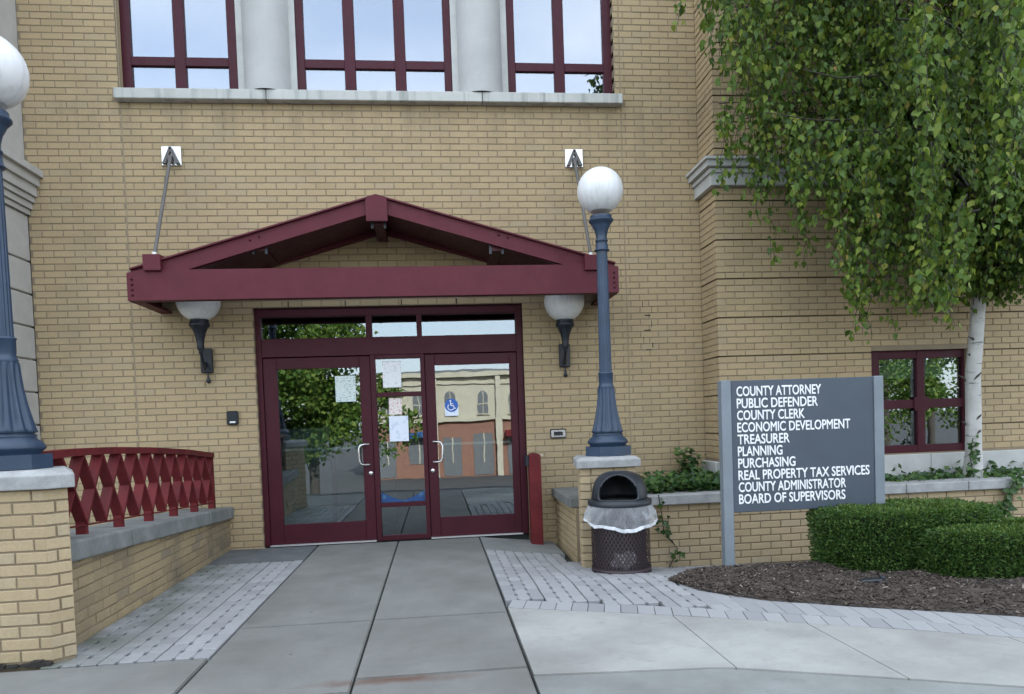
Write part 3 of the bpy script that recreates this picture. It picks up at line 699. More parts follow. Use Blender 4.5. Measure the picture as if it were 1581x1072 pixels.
# middle fixed light
MXL, MXR = -.63, -.150
sl = MB(); sl.box(-.683, MXL, dy+.003, dy+.106, 0, 2.011, .003); sl.box(MXR, -.104, dy+.003, dy+.106, 0, 2.011, .003)
side_l = sl.build('sidelight', 'maroon_dk', bld)
for z0, z1 in ((0.0, .055), (.363, .41), (1.558, 1.607), (1.97, 2.011)): box('rail', 'maroon_dk', side_l, MXL, MXR, dy+.008, dy+.10, z0, z1, .003)
for z0, z1 in ((.055, .363), (.41, 1.558), (1.607, 1.97)): box('pane', 'glass_door', side_l, MXL-.002, MXR+.002, dy+.05, dy+.056, z0-.002, z1+.002)
def leaf(x0, x1, g0, g1, hx, hs_):
    y = dy+.02; b = MB()
    b.box(x0, g0, y, y+.05, .012, 2.003, .004); b.box(g1, x1, y, y+.05, .012, 2.003, .004)
    d = b.build('door', 'maroon_dk', bld)
    box('rail', 'maroon_dk', d, g0, g1, y+.002, y+.048, .012, .225, .003); box('rail', 'maroon_dk', d, g0, g1, y+.002, y+.048, 1.885, 2.003, .003)
    box('pane', 'glass_door', d, g0-.002, g1+.002, y+.022, y+.028, .223, 1.887)
    h = MB(); h.tube([(hx, y, 1.055), (hx+hs_*.05, y-.045, 1.055), (hx+hs_*.085, y-.055, 1.045), (hx+hs_*.10, y-.058, 1.01), (hx+hs_*.10, y-.058, .88), (hx+hs_*.085, y-.055, .845), (hx+hs_*.05, y-.045, .835), (hx, y, .835)], .0115, 10); h.build('handle', 'chrome', d)
    k = MB(); k.lathe([(.024, 0), (.024, .006), (.017, .012), (.001, .013)], (0, 0, 0), 20); k.v = [(hx+hs_*-.012+vx, y-vz, .74+vy) for vx, vy, vz in k.v]; k.build('lock', 'chrome', d)
    box('push_bar', 'white_metal', d, g0+.01, g1-.01, y+.07, y+.10, 1.005, 1.035, .005)
    return d
leaf(-1.806, -.686, -1.665, -.801, -.735, -1); leaf(-.101, .903, .007, .822, -.045, 1)
box('threshold', 'white_metal', frame, DX0+.06, -.69, dy-.03, dy+.12, .001, .011); box('threshold', 'white_metal', frame, -.10, DX1-.07, dy-.03, dy+.12, .001, .011)
# lobby
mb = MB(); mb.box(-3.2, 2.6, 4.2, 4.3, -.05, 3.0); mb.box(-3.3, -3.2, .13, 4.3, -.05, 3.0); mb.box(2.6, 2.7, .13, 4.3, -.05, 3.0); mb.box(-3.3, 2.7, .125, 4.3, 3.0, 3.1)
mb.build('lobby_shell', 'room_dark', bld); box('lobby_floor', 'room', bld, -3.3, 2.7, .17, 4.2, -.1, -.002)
box('lobby_partition', 'panel_grey', bld, -2.0, -1.28, 1.0, 1.1, 0, 1.25); box('lobby_partition', 'room', bld, -1.275, -.55, 1.4, 1.5, 0, 1.05)
# papers on the glass
gy = dy+.02+.0215; gy2 = dy+.049
def paper(name, m, px0, py0, px1, py1, label, cat, y):
    x0, z1 = P(px0, py0, y); x1, z0 = P(px1, py1, y)
    mb = MB(); n = 5
    vs = [(lerp(x0, x1, i/n), y-.0015-.0035*abs(math.sin(i*1.9+j*1.3)), lerp(z0, z1, j/n)) for i in range(n+1) for j in range(n+1)]
    vs += [(a, b+.0006, c) for a, b, c in vs]; q = (n+1)**2
    fs = [(i*(n+1)+j, (i+1)*(n+1)+j, (i+1)*(n+1)+j+1, i*(n+1)+j+1) for i in range(n) for j in range(n)]; fs += [tuple(t+q for t in f[::-1]) for f in fs]
    mb.add(vs, fs, True); return mb.build(name, m, None, label=label, cat=cat)
paper('notice', 'paper1', 517, 581, 550, 620, 'pale green printed notice taped inside the left glass door', 'notice', gy)
paper('notice', 'paper2', 590, 558, 620, 598, 'white faded sheet taped high on the narrow middle pane', 'notice', gy2)
paper('notice', 'paper3', 600, 615, 621, 640, 'small notice with red print on the middle pane', 'notice', gy2)
paper('notice', 'paper4', 600.5, 643, 631.5, 681, 'pale blue crinkled sheet below the red printed notice', 'notice', gy2)
bx0, bz1 = P(581, 757, gy2); bx1, bz0 = P(650, 775, gy2)
mb = MB(); n = 14; pts = [(lerp(MXL+.005, MXR-.005, i/n), gy2-.002, .41+.02+.10*abs(2*i/n-1)**1.5) for i in range(n+1)]
mb.prism([(MXR-.005, gy2-.002, .412), (MXL+.005, gy2-.002, .412)]+pts, (0, .001, 0)); mb.build('banner', 'banner_blue', None, label='blue curved banner strip across the bottom of the middle pane', cat='banner')
# accessibility sticker
cx, cz = P(697, 626, gy); r_ = .073
st = thing('access_sticker', (cx, gy, cz), 'round blue wheelchair symbol sticker on the right glass door', 'sticker')
mb = MB(); mb.prism([(cx+r_*math.cos(a), gy-.0015, cz+r_*math.sin(a)) for a in [2*math.pi*i/40 for i in range(40)]][::-1], (0, .001, 0)); mb.build('disc', 'isa_blue', st)
box('backing', 'paper4', st, cx-r_, cx+r_, gy-.0008, gy-.0002, cz-.115, cz+.02)
def stroke(mb, pts, w):
    for a, b in zip(pts, pts[1:]):
        a, b = Vector((a[0], 0, a[1])), Vector((b[0], 0, b[1])); mb.bar(a+Vector((cx, gy-.0022, cz)), b+Vector((cx, gy-.0022, cz)), w, .0008, (0, 1, 0))
mb = MB()
mb.prism([(cx-.010+.0095*math.cos(2*math.pi*i/16), gy-.0026, cz+.048+.0095*math.sin(2*math.pi*i/16)) for i in range(16)][::-1], (0, .0008, 0))
stroke(mb, [(-.010, .036), (-.007, -.002), (.020, -.002), (.034, -.036), (.046, -.031)], .0095); stroke(mb, [(-.008, .018), (.018, .018)], .008)
stroke(mb, [(-.006+.034*math.cos(a), -.018+.034*math.sin(a)) for a in [R(130)+R(225)*i/16 for i in range(17)]], .0085); mb.build('wheelchair_symbol', 'letter', st)

# ================================================================== CANOPY
CF = -.80
cz0, cz1 = 2.485, 2.765
cxl, cxr = -2.788, 1.850
apx, apz = P(580, 303, CF)
can = thing('entrance_canopy', ((cxl+cxr)/2, -.4, cz0), 'maroon steel gabled canopy hung on rods above the entrance doors', 'canopy')
mb = MB(); mb.prism([(cxl, CF, cz0), (cxr, CF, cz0), (cxr, CF, cz1-.025), (cxr-.12, CF, cz1), (cxl+.12, CF, cz1), (cxl, CF, cz1-.025)], (0, .02, 0))
mb.box(cxl, cxr, CF+.021, CF+.11, cz0, cz0+.02); mb.build('front_beam', 'maroon', can)
for x in (cxl, cxr):
    s = 1 if x < 0 else -1
    box('side_beam', 'maroon', can, x, x+s*.02, CF+.021, -.003, cz0, cz1-.02); box('side_flange', 'maroon', can, x+s*.021, x+s*.11, CF+.115, -.003, cz0, cz0+.02)
RW = .14
def rafter(name, x0, y0, y1, wd=RW, lift=0.0):
    sx = 1 if x0 < apx else -1
    zl = cz1-.03+lift; mb = MB()
    zt0 = cz1+.0
    a = (x0, zt0); ap = (apx-sx*.001, apz)
    mb.prism([(a[0], y0, a[1]), (a[0]+sx*.0, y0, a[1]-.10), (a[0]+sx*.36, y0, cz1-.04), (apx-sx*.001, y0, apz-wd), (apx-sx*.001, y0, apz)], (0, y1-y0, 0)); return mb.build(name, 'maroon', can)
for x0 in (cxl+.03, cxr-.03):
    rafter('rafter', x0, CF+.022, CF+.06); rafter('wall_rafter', x0, -.07, -.004, .16)
    sx = 1 if x0 < apx else -1
    mb = MB(); mb.prism([(x0, CF-.01, cz1+.003), (x0, CF-.01, cz1+.018), (apx, CF-.01, apz+.018), (apx, CF-.01, apz+.003)], (0, -CF+.006, 0)); mb.build('roof_panel', 'maroon', can)
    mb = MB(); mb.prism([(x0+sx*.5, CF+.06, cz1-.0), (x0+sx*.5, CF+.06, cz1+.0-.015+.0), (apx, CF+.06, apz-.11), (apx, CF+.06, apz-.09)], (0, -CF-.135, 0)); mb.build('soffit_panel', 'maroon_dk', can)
w0, w1 = P(564, 310, CF-.02)[0], P(597, 310, CF-.02)[0]; zk = P(580, 341, CF-.02)[1]
mb = MB(); mb.prism([(w0, CF-.02, zk), (w1, CF-.02, zk), (w1, CF-.02, apz-.035), (apx, CF-.02, apz+.012), (w0, CF-.02, apz-.035)], (0, .04, 0)); mb.build('ridge_plate', 'maroon', can)
for (px, py) in ((413, 388), (588, 350), (762, 388)):
    x, z = P(px, py, CF+.4); z -= .045
    p = box('purlin', 'maroon_dk', can, x-.05, x+.05, CF+.07, -.08, z-.03, z+.055)
    mb = MB()
    for i in (-1, 0, 1):
        for j in (0, 1): mb.lathe([(.011, -.012), (.011, .012)], (x+i*.035, CF+.30, z-.012+j*.04), 8); 
    for i in (-1, 1): mb.box(x+i*.06-.012, x+i*.06+.012, CF+.068, CF+.09, z-.06, z+.05)
    mb.build('bolt_bracket', 'black', p)
bl = MB()
for x, s in ((cxl, 1), (cxr, -1)):
    for k in range(4):
        z = lerp(cz0+.05, cz1-.085, k/3)
        b = MB(); b.lathe([(.011, 0), (.011, .008), (.004, .012)], (0, 0, 0), 8); b.v = [(x+s*.045+a, CF-c, z+q) for a, q, c in b.v]; b.build('bolt', 'maroon_dk', can)
        b = MB(); b.lathe([(.011, 0), (.011, .01)], (0, 0, 0), 8); b.v = [(x-s*c, CF+.05+a, z+q) for a, q, c in b.v]; b.build('bolt', 'maroon_dk', can)
for (px, py) in ((386, 371), (400, 366), (770, 363), (784, 367)):
    x, z = P(px, py, CF+.02); b = MB(); b.lathe([(.010, 0), (.010, .007), (.003, .01)], (0, 0, 0), 8); b.v = [(x+a, CF+.02-c, z+q) for a, q, c in b.v]; b.build('bolt', 'maroon_dk', can)
for (bpx, ppx, ppy, bx1_) in ((234.5, 265, 241.5, 1), (915, 886, 245, -1)):
    x, z = P(bpx, 405.5, CF-.02); b = box('hanger_block', 'maroon', can, x-.078, x+.078, CF-.035, CF+.12, z-.075, z+.075, .004)
    px_, pz_ = P(ppx, ppy, -.01); pl = box('wall_plate', 'chrome', can, px_-.098, px_+.098, -.022, -.004, pz_-.098, pz_+.098, .004)
    g = MB()
    for s in (-1, 1): g.prism([(px_+s*.085, -.024, pz_-.085), (px_+s*.012, -.024, pz_+.08), (px_-s*.012, -.024, pz_+.08), (px_+s*.045, -.024, pz_-.085)], (0, -.03, 0))
    g.box(px_-.02, px_+.02, -.075, -.024, pz_-.07, pz_-.01); g.build('gusset', 'steel', pl)
    t = MB(); t.tube([(px_, -.06, pz_-.045), (x, CF+.05, z+.08)], .017, 10); t.build('hanger_rod', 'steel', can)
    n = MB(); n.lathe([(.024, 0), (.024, .035), (.016, .04)], (x, CF+.05, z+.072), 8); n.build('clevis', 'white_metal', can)

# ================================================================== LAMPS
def post_lamp(name, x, y, zb, zglobe, label):
    t = thing(name, (x, y, zb), label, 'lamp post', 'globe lamp posts on brick piers')
    c = (x, y, zb); H = zglobe-zb
    mb = MB(); mb.lathe([(.218, .003), (.218, .084)], c, 8, a0=R(12)); mb.smooth = [False]*len(mb.smooth); mb.build('plinth', 'blue', t)
    mb = MB(); mb.lathe([(.160, .084), (.165, .10), (.182, .115), (.186, .125), (.172, .15), (.142, .172), (.138, .18), (.142, .188), (.142, .196), (.132, .20), (.132, .206)], c, 40); mb.build('base_moulding', 'blue', t)
    mb = MB(); mb.lathe([(.128, .206, .0), (.148, .212, .04), (.140, .235, .16), (.126, .29, .18), (.108, .37, .18), (.092, .46, .17), (.083, .54, .15), (.079, .60, .1), (.076, .615, 0)], c, 96, flute=12); mb.build('fluted_base', 'blue', t)
    mb = MB(); mb.lathe([(.070, .615), (.074, .63), (.066, .64), (.063, .66, ), (.066, .67), (.066, .74), (.070, .745), (.070, .755), (.058, .76)], c, 40); mb.build('collar', 'blue', t)
    zt = H-.215-.30
    mb = MB(); mb.lathe([(.058, .76, .10), (.050, zt-.10, .10), (.049, zt-.02, .05)], c, 96, flute=16); mb.build('shaft', 'blue', t)
    b = zt-.03
    mb = MB(); mb.lathe([(.052, b), (.068, b+.004), (.068, b+.014), (.058, b+.022), (.055, b+.06), (.050, b+.085), (.058, b+.09), (.058, b+.10), (.050, b+.106), (.050, b+.14), (.062, b+.19), (.080, b+.225), (.084, b+.24), (.090, b+.245), (.104, b+.262), (.112, b+.27), (.112, b+.282), (.098, b+.288), (.098, b+.318)], c, 40); mb.build('capital', 'blue', t)
    mb = MB(); rr = .207; mb.lathe([(rr*math.cos(a), rr*math.sin(a)) for a in [R(-63)+R(153)*i/22 for i in range(23)]], (x, y, zb+H), 44); mb.build('globe', 'globe', t)
    return t
LPX, LPY = -2.45, -3.40
RPX, RPY = P(938, 690, -1.85)[0], -1.85
PRF = -1.60                                   # front of the right pier
def pier(name, plan, z0, ztop, m, label):
    """plan: corners from the front left, counter-clockwise; every side but the back is faced with brick"""
    cx_, cy_ = sum(p[0] for p in plan)/len(plan), sum(p[1] for p in plan)/len(plan)
    t = thing(name, (cx_, cy_, z0), label, 'brick pier', 'brick lamp piers')
    n = int(round((ztop-z0)/CH)); zb = ztop-n*CH
    core = MB(); k = [Vector((cx_, cy_)).lerp(Vector(p), .968) for p in plan]; core.prism([(x, y, zb-.05) for x, y in k], (0, 0, ztop-zb+.049)); core.build('mortar_core', 'mortar', t)
    for i, (p, q) in enumerate(zip(plan, plan[1:]+plan[:1])):
        L = math.hypot(q[0]-p[0], q[1]-p[1]); a = math.atan2(q[1]-p[1], q[0]-p[0])
        if abs(abs(a)-math.pi) < .1: continue
        lay(t, a, p, courses(0, L, zb, ztop, phase=(.0 if L > .3 else L*.5)), m, D=min(.085, L*.6))
    return t
# left pier
zcapL = P(40, 757, -3.65)[1]; ztopL = P(40, 734, -3.5)[1]
pl_ = pier('brick_pier', [(-2.72, -3.64), (-2.155, -3.64), (-2.068, -3.555), (-2.28, -3.14), (-2.72, -3.14)], 0, zcapL, 'brick_pier', 'near buff brick pier at the left edge carrying a blue lamp post')
def capstone(parent, plan, z0, z1, m):
    c = Vector((sum(p[0] for p in plan)/len(plan), sum(p[1] for p in plan)/len(plan))); n = len(plan); b = MB()
    def ring(off, z): return [tuple(Vector(p)+(Vector(p)-c).normalized()*off)+(z,) for p in plan]
    b.add(ring(.055, z0)+ring(.055, lerp(z0, z1, .72))+ring(.0, z1), [tuple(range(n))[::-1], tuple(range(2*n, 3*n))]+[(r*n+i, r*n+(i+1) % n, (r+1)*n+(i+1) % n, (r+1)*n+i) for r in (0, 1) for i in range(n)])
    o = b.build('capstone', m, parent); bv = o.modifiers.new('bevel', 'BEVEL'); bv.width = .006; bv.segments = 2; return o
capstone(pl_, [(-2.72, -3.64), (-2.155, -3.64), (-2.068, -3.555), (-2.28, -3.14), (-2.72, -3.14)], zcapL+.001, zcapL+.105, 'cap')
mb = MB()
for _ in range(26):
    x = random.uniform(-2.72, -2.18); mb.box(x, x+random.uniform(.02, .06), -3.66-random.uniform(0, .02), -3.64, -.001, random.uniform(.005, .03))
mb.build('loose_mortar', 'dirt', pl_)
post_lamp('lamp_post', LPX, LPY, zcapL+.105, P(-20.5, 109, LPY)[1], 'slate blue lamp post with white globe cut off by the left edge')
# right pier
rx0, rx1 = P(898, 800, PRF)[0]+.0, P(986, 800, PRF)[0]+.0
rx1 = rx0+.5
zcapR = P(940, 722, PRF)[1]
RPX = (rx0+rx1)/2-.004
rplan = [(rx0, PRF), (rx1, PRF), (rx1-.08, PRF+.5), (rx0+.075, PRF+.5)]
pr_ = pier('brick_pier', rplan, zg(rx0, PRF)-.06, zcapR, 'brick_pier', 'buff brick pier behind the bin carrying the whole blue lamp post')
capstone(pr_, rplan, zcapR+.001, zcapR+.095, 'cap')
RPY = PRF+.25
post_lamp('lamp_post', P(938.5, 690, RPY)[0], RPY, zcapR+.095, P(920, 295, RPY)[1], 'complete slate blue lamp post with white globe right of the entrance')
def wall_lamp(px, label):
    gx, gz = P(px[0], 470, -.27); y = -.27
    gz = P(px[0], 495, y)[1]+.20
    bx, bz = P(px[1], px[2], -.05)
    gx = lerp(gx, bx, .35)
    t = thing('wall_lamp', (bx, 0, bz), label, 'wall lamp', 'wall lamps under the canopy')
    mb = MB(); rr = .212; mb.lathe([(rr*math.cos(a), rr*math.sin(a)) for a in [R(-66)+R(156)*i/20 for i in range(21)]], (gx, y, gz), 40); mb.build('globe', 'globe', t)
    zt = gz-.205
    mb = MB(); mb.lathe([(.014, -.33), (.022, -.32), (.018, -.305), (.030, -.285), (.036, -.265), (.034, -.235), (.040, -.19), (.054, -.13), (.072, -.085), (.080, -.07), (.098, -.055), (.100, -.03), (.090, -.02), (.090, .012)], (gx, y, zt), 32); mb.build('cup', 'black', t)
    mb = MB(); mb.box(bx-.058, bx+.058, -.06, -.004, bz-.125, bz+.125, .006); mb.build('wall_box', 'black', t)
    mb = MB(); mb.tube([(bx, -.05, bz-.02), (lerp(bx, gx, .5), -.14, bz-.10), (gx, y+.05, bz-.02), (gx, y, zt-.31)], .014, 10); mb.build('arm', 'black', t)
    mb = MB(); mb.lathe([(.003, -.235), (.020, -.225), (.024, -.205), (.014, -.185), (.009, -.16), (.009, -.12)], (bx+.006, -.03, bz), 14); mb.build('finial', 'black', t)
wall_lamp((308, 318.5, 557), 'black wall lamp with half hidden globe left of the doors')
wall_lamp((869, 872, 549), 'black wall lamp with half hidden globe right of the doors')

# ================================================================== RAMP WALL + RAILING
RX = -2.20
rw = thing('ramp_wall', (RX-.15, -1.7, 0), 'low weathered buff brick wall with grey coping left of the walkway', 'low wall')
ctop = lambda y: pw([(-3.4, .6385), (0, .455)], y)
cth = .125
mb = MB(); mb.prism([(RX-.008, -3.40, -.05), (RX-.008, -.004, -.05), (RX-.008, -.004, ctop(0)-cth), (RX-.008, -3.40, ctop(-3.40)-cth)], (-.06, 0, 0)); mb.build('mortar_core', 'mortar', rw)
br = courses(0, 3.39, -.02, .64, phase=.08, top=lambda u: ctop(-3.395+u)-cth-.004)
random.seed(3); lay(rw, 'right', (RX, -3.395), br, 'brick_ramp', D=.08, jit=.004)
ys = [-3.39, -2.52, -1.64, -.80, -.004]
for a, b in zip(ys, ys[1:]):
    mb = MB(); q = [(RX+.05, a+.004), (RX+.05, b-.004)]
    mb.prism([(RX+.05, a+.004, ctop(a)-cth), (RX+.05, b-.004, ctop(b)-cth), (RX+.05, b-.004, ctop(b)), (RX+.05, a+.004, ctop(a))], (-.50, 0, 0))
    o = mb.build('coping_stone', 'cap_dark', rw); bv = o.modifiers.new('bevel', 'BEVEL'); bv.width = .014; bv.segments = 2
flat('ramp', 'conc_mid', [(-4.0, -3.1), (RX-.56, -3.1), (RX-.56, -.005), (-4.0, -.005)], .30, .4, kind='structure')
rl = thing('ramp_railing', (RX-.2, -1.7, .5), 'red painted steel railing with crossed diagonal plates on the low wall', 'railing')
NB = 12; ry0, ry1 = -3.12, -.22
def rxp(y): return pw([(-3.4, RX-.14), (-2.4, RX-.125), (-1.5, RX-.115), (-.9, RX-.11), (-.2, RX-.11)], y)
def rbot(y): return ctop(y)+.055
def rtop(y): return pw([(-3.4, 1.115), (-3.0, 1.125), (-2.5, 1.12), (-1.8, 1.095), (-1.0, 1.05), (-.22, .985)], y)
nodes = [lerp(ry0, ry1, i/(NB-1)) for i in range(NB)]
tp = [(rxp(lerp(ry0-.25, ry1+.02, i/24)), lerp(ry0-.25, ry1+.02, i/24), rtop(lerp(ry0-.25, ry1+.02, i/24))) for i in range(25)]
mb = MB()
vs = []
for x, y, z in tp: vs += [(x-.045, y, z), (x+.045, y, z), (x+.045, y, z+.048), (x-.045, y, z+.048)]
mb.add(vs, [(i*4+k, i*4+(k+1) % 4, i*4+4+(k+1) % 4, i*4+4+k) for i in range(24) for k in range(4)]+[(3, 2, 1, 0), (96, 97, 98, 99)]); mb.build('top_rail', 'red_rail', rl)
for i in range(NB-1):
    a, b = nodes[i], nodes[i+1]
    for (p, q) in ((a, b), (b, a)):
        mb = MB(); s = .0 if p < q else .004
        mb.bar((rxp(p)+s, p, rbot(p)+.012), (rxp(q)+s, q, rtop(q)-.001), .016, .072, (1, 0, 0)); mb.build('diagonal_plate', 'red_rail', rl)
mb = MB(); mb.tube([(rxp(y)+.03, y, rbot(y)+.006) for y in [lerp(ry0-.1, ry1, i/10) for i in range(11)]], .006, 6); mb.build('bottom_rod', 'red_rail', rl)
for i in range(1, NB, 2):
    y = nodes[i]; box('foot', 'red_rail', rl, rxp(y)-.03, rxp(y)+.03, y-.022, y+.022, ctop(y)-.012, rbot(y)+.03)
box('end_post', 'red_rail', rl, rxp(ry1)-.03, rxp(ry1)+.03, ry1+.006, ry1+.03, ctop(ry1)-.012, rtop(ry1)+.0)

# ================================================================== PLANTER
plt = thing('planter_wall', (3.5, PLY+.2, -.2), 'low buff brick planter wall with grey coping right of the entrance', 'planter')
ptop = .40; pcap = .095
ptop = P(1060, 778, PLY)[1]; ptop2 = ptop
PX1 = 7.6
kz = ptop-12*CH
mb = MB(); mb.box(rx1-.1, PX1, PLY+.008, PLY+.22, -.5, ptop-.002); mb.box(rx0+.05, rx0+.22, PRF+.5, -.004, -.5, ptop-.002); mb.build('mortar_core', 'mortar', plt)
lay(plt, 'front', (rx1+.005, PLY), courses(0, 5.0, kz, ptop, phase=.11), 'brick_pier', D=.085)
lx = P(868, 790, -.5)[0]; lx = rx0+.04
lay(plt, 'left', (lx, -.004), courses(0, -(PRF+.5)-.006, kz, ptop, phase=.07), 'brick', D=.08)
xs = [rx1-.02, 2.75, P(1395, 765, PLY)[0], 5.2, 6.4, PX1]
for a, b in zip(xs, xs[1:]): box('coping_stone', 'cap', plt, a+.003, b-.003, PLY-.05, PLY+.27, ptop+.001, ptop+pcap, .008)
box('coping_stone', 'cap_dark', plt, lx-.05, lx+.27, PRF+.50, -.006, ptop+.001, ptop+pcap, .008)
flat('planter_soil', 'soil', [(lx+.2, PLY+.2), (PX1, PLY+.2), (PX1, WF-.02), (XR, WF-.02), (XR, -.005), (lx+.2, -.005)], ptop+.05, .3, kind='structure')

def leaf_quad(mb, c, d, n, l, w, fold=.25):     # kite leaf from c along d, face normal n
    d = d.normalized(); s = d.cross(n)
    if s.length < 1e-4: s = d.orthogonal()
    s.normalize(); n = s.cross(d)
    i = len(mb.v); m_ = c+d*(l*.38)
    mb.v += [tuple(c), tuple(m_+s*w*.5+n*w*fold), tuple(c+d*l), tuple(m_-s*w*.5+n*w*fold)]
    mb.f += [(i, i+1, i+2), (i, i+2, i+3)]; mb.smooth += [True, True]
def rv(): 
    return Vector((random.gauss(0, 1), random.gauss(0, 1), random.gauss(0, 1))).normalized()
def ovate_leaf(mb, c, d, n, l, w):              # rounded base, drawn-out tip, folded on the midrib
    d = d.normalized(); s = d.cross(n); s = s.normalized() if s.length > 1e-4 else d.orthogonal().normalized(); n = s.cross(d)
    i = len(mb.v); cu = n*(l*random.uniform(-.18, .1))
    pts = [(0, 0), (.12, .38), (.36, .5), (.66, .26), (1, 0), (.66, -.26), (.36, -.5), (.12, -.38)]
    mb.v += [tuple(c+d*(a*l)+s*(b*w)+n*(abs(b)*w*.28)+cu*a*a) for a, b in pts]
    mb.f += [(i, i+1, i+2, i+3, i+4), (i, i+4, i+5, i+6, i+7)]; mb.smooth += [True, True]
def heart_leaf(mb, c, d, n, l, w):              # lobed ivy leaf, five points
    d = d.normalized(); s = d.cross(n); s = s.normalized() if s.length > 1e-4 else d.orthogonal().normalized(); n = s.cross(d)
    i = len(mb.v)
    pts = [(0, 0), (.28, .5), (.55, .28), (1, 0), (.55, -.28), (.28, -.5)]
    mb.v += [tuple(c+d*(a*l)+s*(b*w)+n*(abs(b)*w*.3)) for a, b in pts]
    mb.f += [(i, i+1, i+2, i+3), (i, i+3, i+4, i+5)]; mb.smooth += [True, True]
random.seed(11)
ivy = MB()
def ivy_patch(n, fx, fy, fz, size=(.045, .085)):
    for _ in range(n):
        x = fx(); y = fy(x); z = fz(x, y); d = rv(); d.z = abs(d.z)*.4-.2; d.y -= .4; nn = Vector((random.gauss(0, .5), -.7+random.gauss(0, .4), .8))
        s = random.uniform(*size); heart_leaf(ivy, Vector((x, y, z)), d, nn, s, s*.95)
zs_ = ptop+.05
def ivy_h(x): return pw([(1.7, .06), (2.1, .12), (2.7, .17), (3.0, .17), (3.4, .14), (4.4, .12), (5.2, .14), (5.6, .22), (6.2, .12), (7.4, .1)], x)
ivy_patch(2600, lambda: random.uniform(1.62, 3.05), lambda x: random.uniform(PLY+.12, -.12), lambda x, y: zs_+random.random()**.7*ivy_h(x)*(1+.5*mnoise.noise(Vector((x*4, y*4, 0)))))
ivy_patch(170, lambda: random.gauss(2.72, .06), lambda x: random.uniform(-.32, -.06), lambda x, y: zs_+random.uniform(.05, .42))
ivy_patch(1200, lambda: random.uniform(3.0, 7.2), lambda x: random.uniform(PLY+.15, WF-.06), lambda x, y: zs_+random.random()*ivy_h(x)*.55*(1+.9*mnoise.noise(Vector((x*5, y*5, 0)))))
for x in [3.2+.13*i+random.uniform(-.05, .05) for i in range(30)]:
    if random.random() < .6: 
        h = random.uniform(.05, .2); ivy_patch(9, lambda: random.gauss(x, .05), lambda q: WF-.03-random.random()*.05, lambda q, y: zs_+random.random()*h)
ivy.build('ivy', 'ivy', None, kind='stuff', label='dark green ivy covering the planter bed', cat='ivy')
def vine(pts, n, label, spread=.03, size=(.035, .07), norm=(0, -1, .3)):
    t = thing('ivy_vine', pts[0], label, 'ivy'); st = MB(); st.tube(pts, .005, 5); st.build('stem', 'twig', t)
    lv = MB(); pts = [Vector(p) for p in pts]
    for _ in range(n):
        k = random.randrange(len(pts)-1); c = pts[k].lerp(pts[k+1], random.random())+Vector((random.gauss(0, spread), -abs(random.gauss(0, .012))-.008, random.gauss(0, spread)))
        d = rv(); d.z -= .4; s = random.uniform(*size); heart_leaf(lv, c, d, Vector(norm)+rv()*.5, s, s*.95)
    lv.build('foliage', 'ivy', t, kind='stuff')
vx = P(1015, 800, PLY)[0]
vine([(vx, PLY-.055, ptop+pcap+.01), (vx+.02, PLY-.065, ptop-.05), (vx+.05, PLY-.03, ptop-.25), (vx+.18, PLY-.03, ptop-.42), (vx+.10, PLY-.04, ptop-.58), (vx-.02, PLY-.05, ptop-.68)], 34, 'thin ivy strand trailing down the planter wall beside the bin')
vx = P(1562, 780, PLY)[0]
vine([(vx, PLY-.06, ptop+pcap+.02), (vx-.08, PLY-.07, ptop-.02), (vx-.13, PLY-.03, ptop-.16), (vx-.2, PLY-.03, ptop-.3), (vx-.26, PLY-.04, ptop-.42)], 75, 'leafy ivy strand hanging over the coping above the small hedge', .045, (.05, .10))

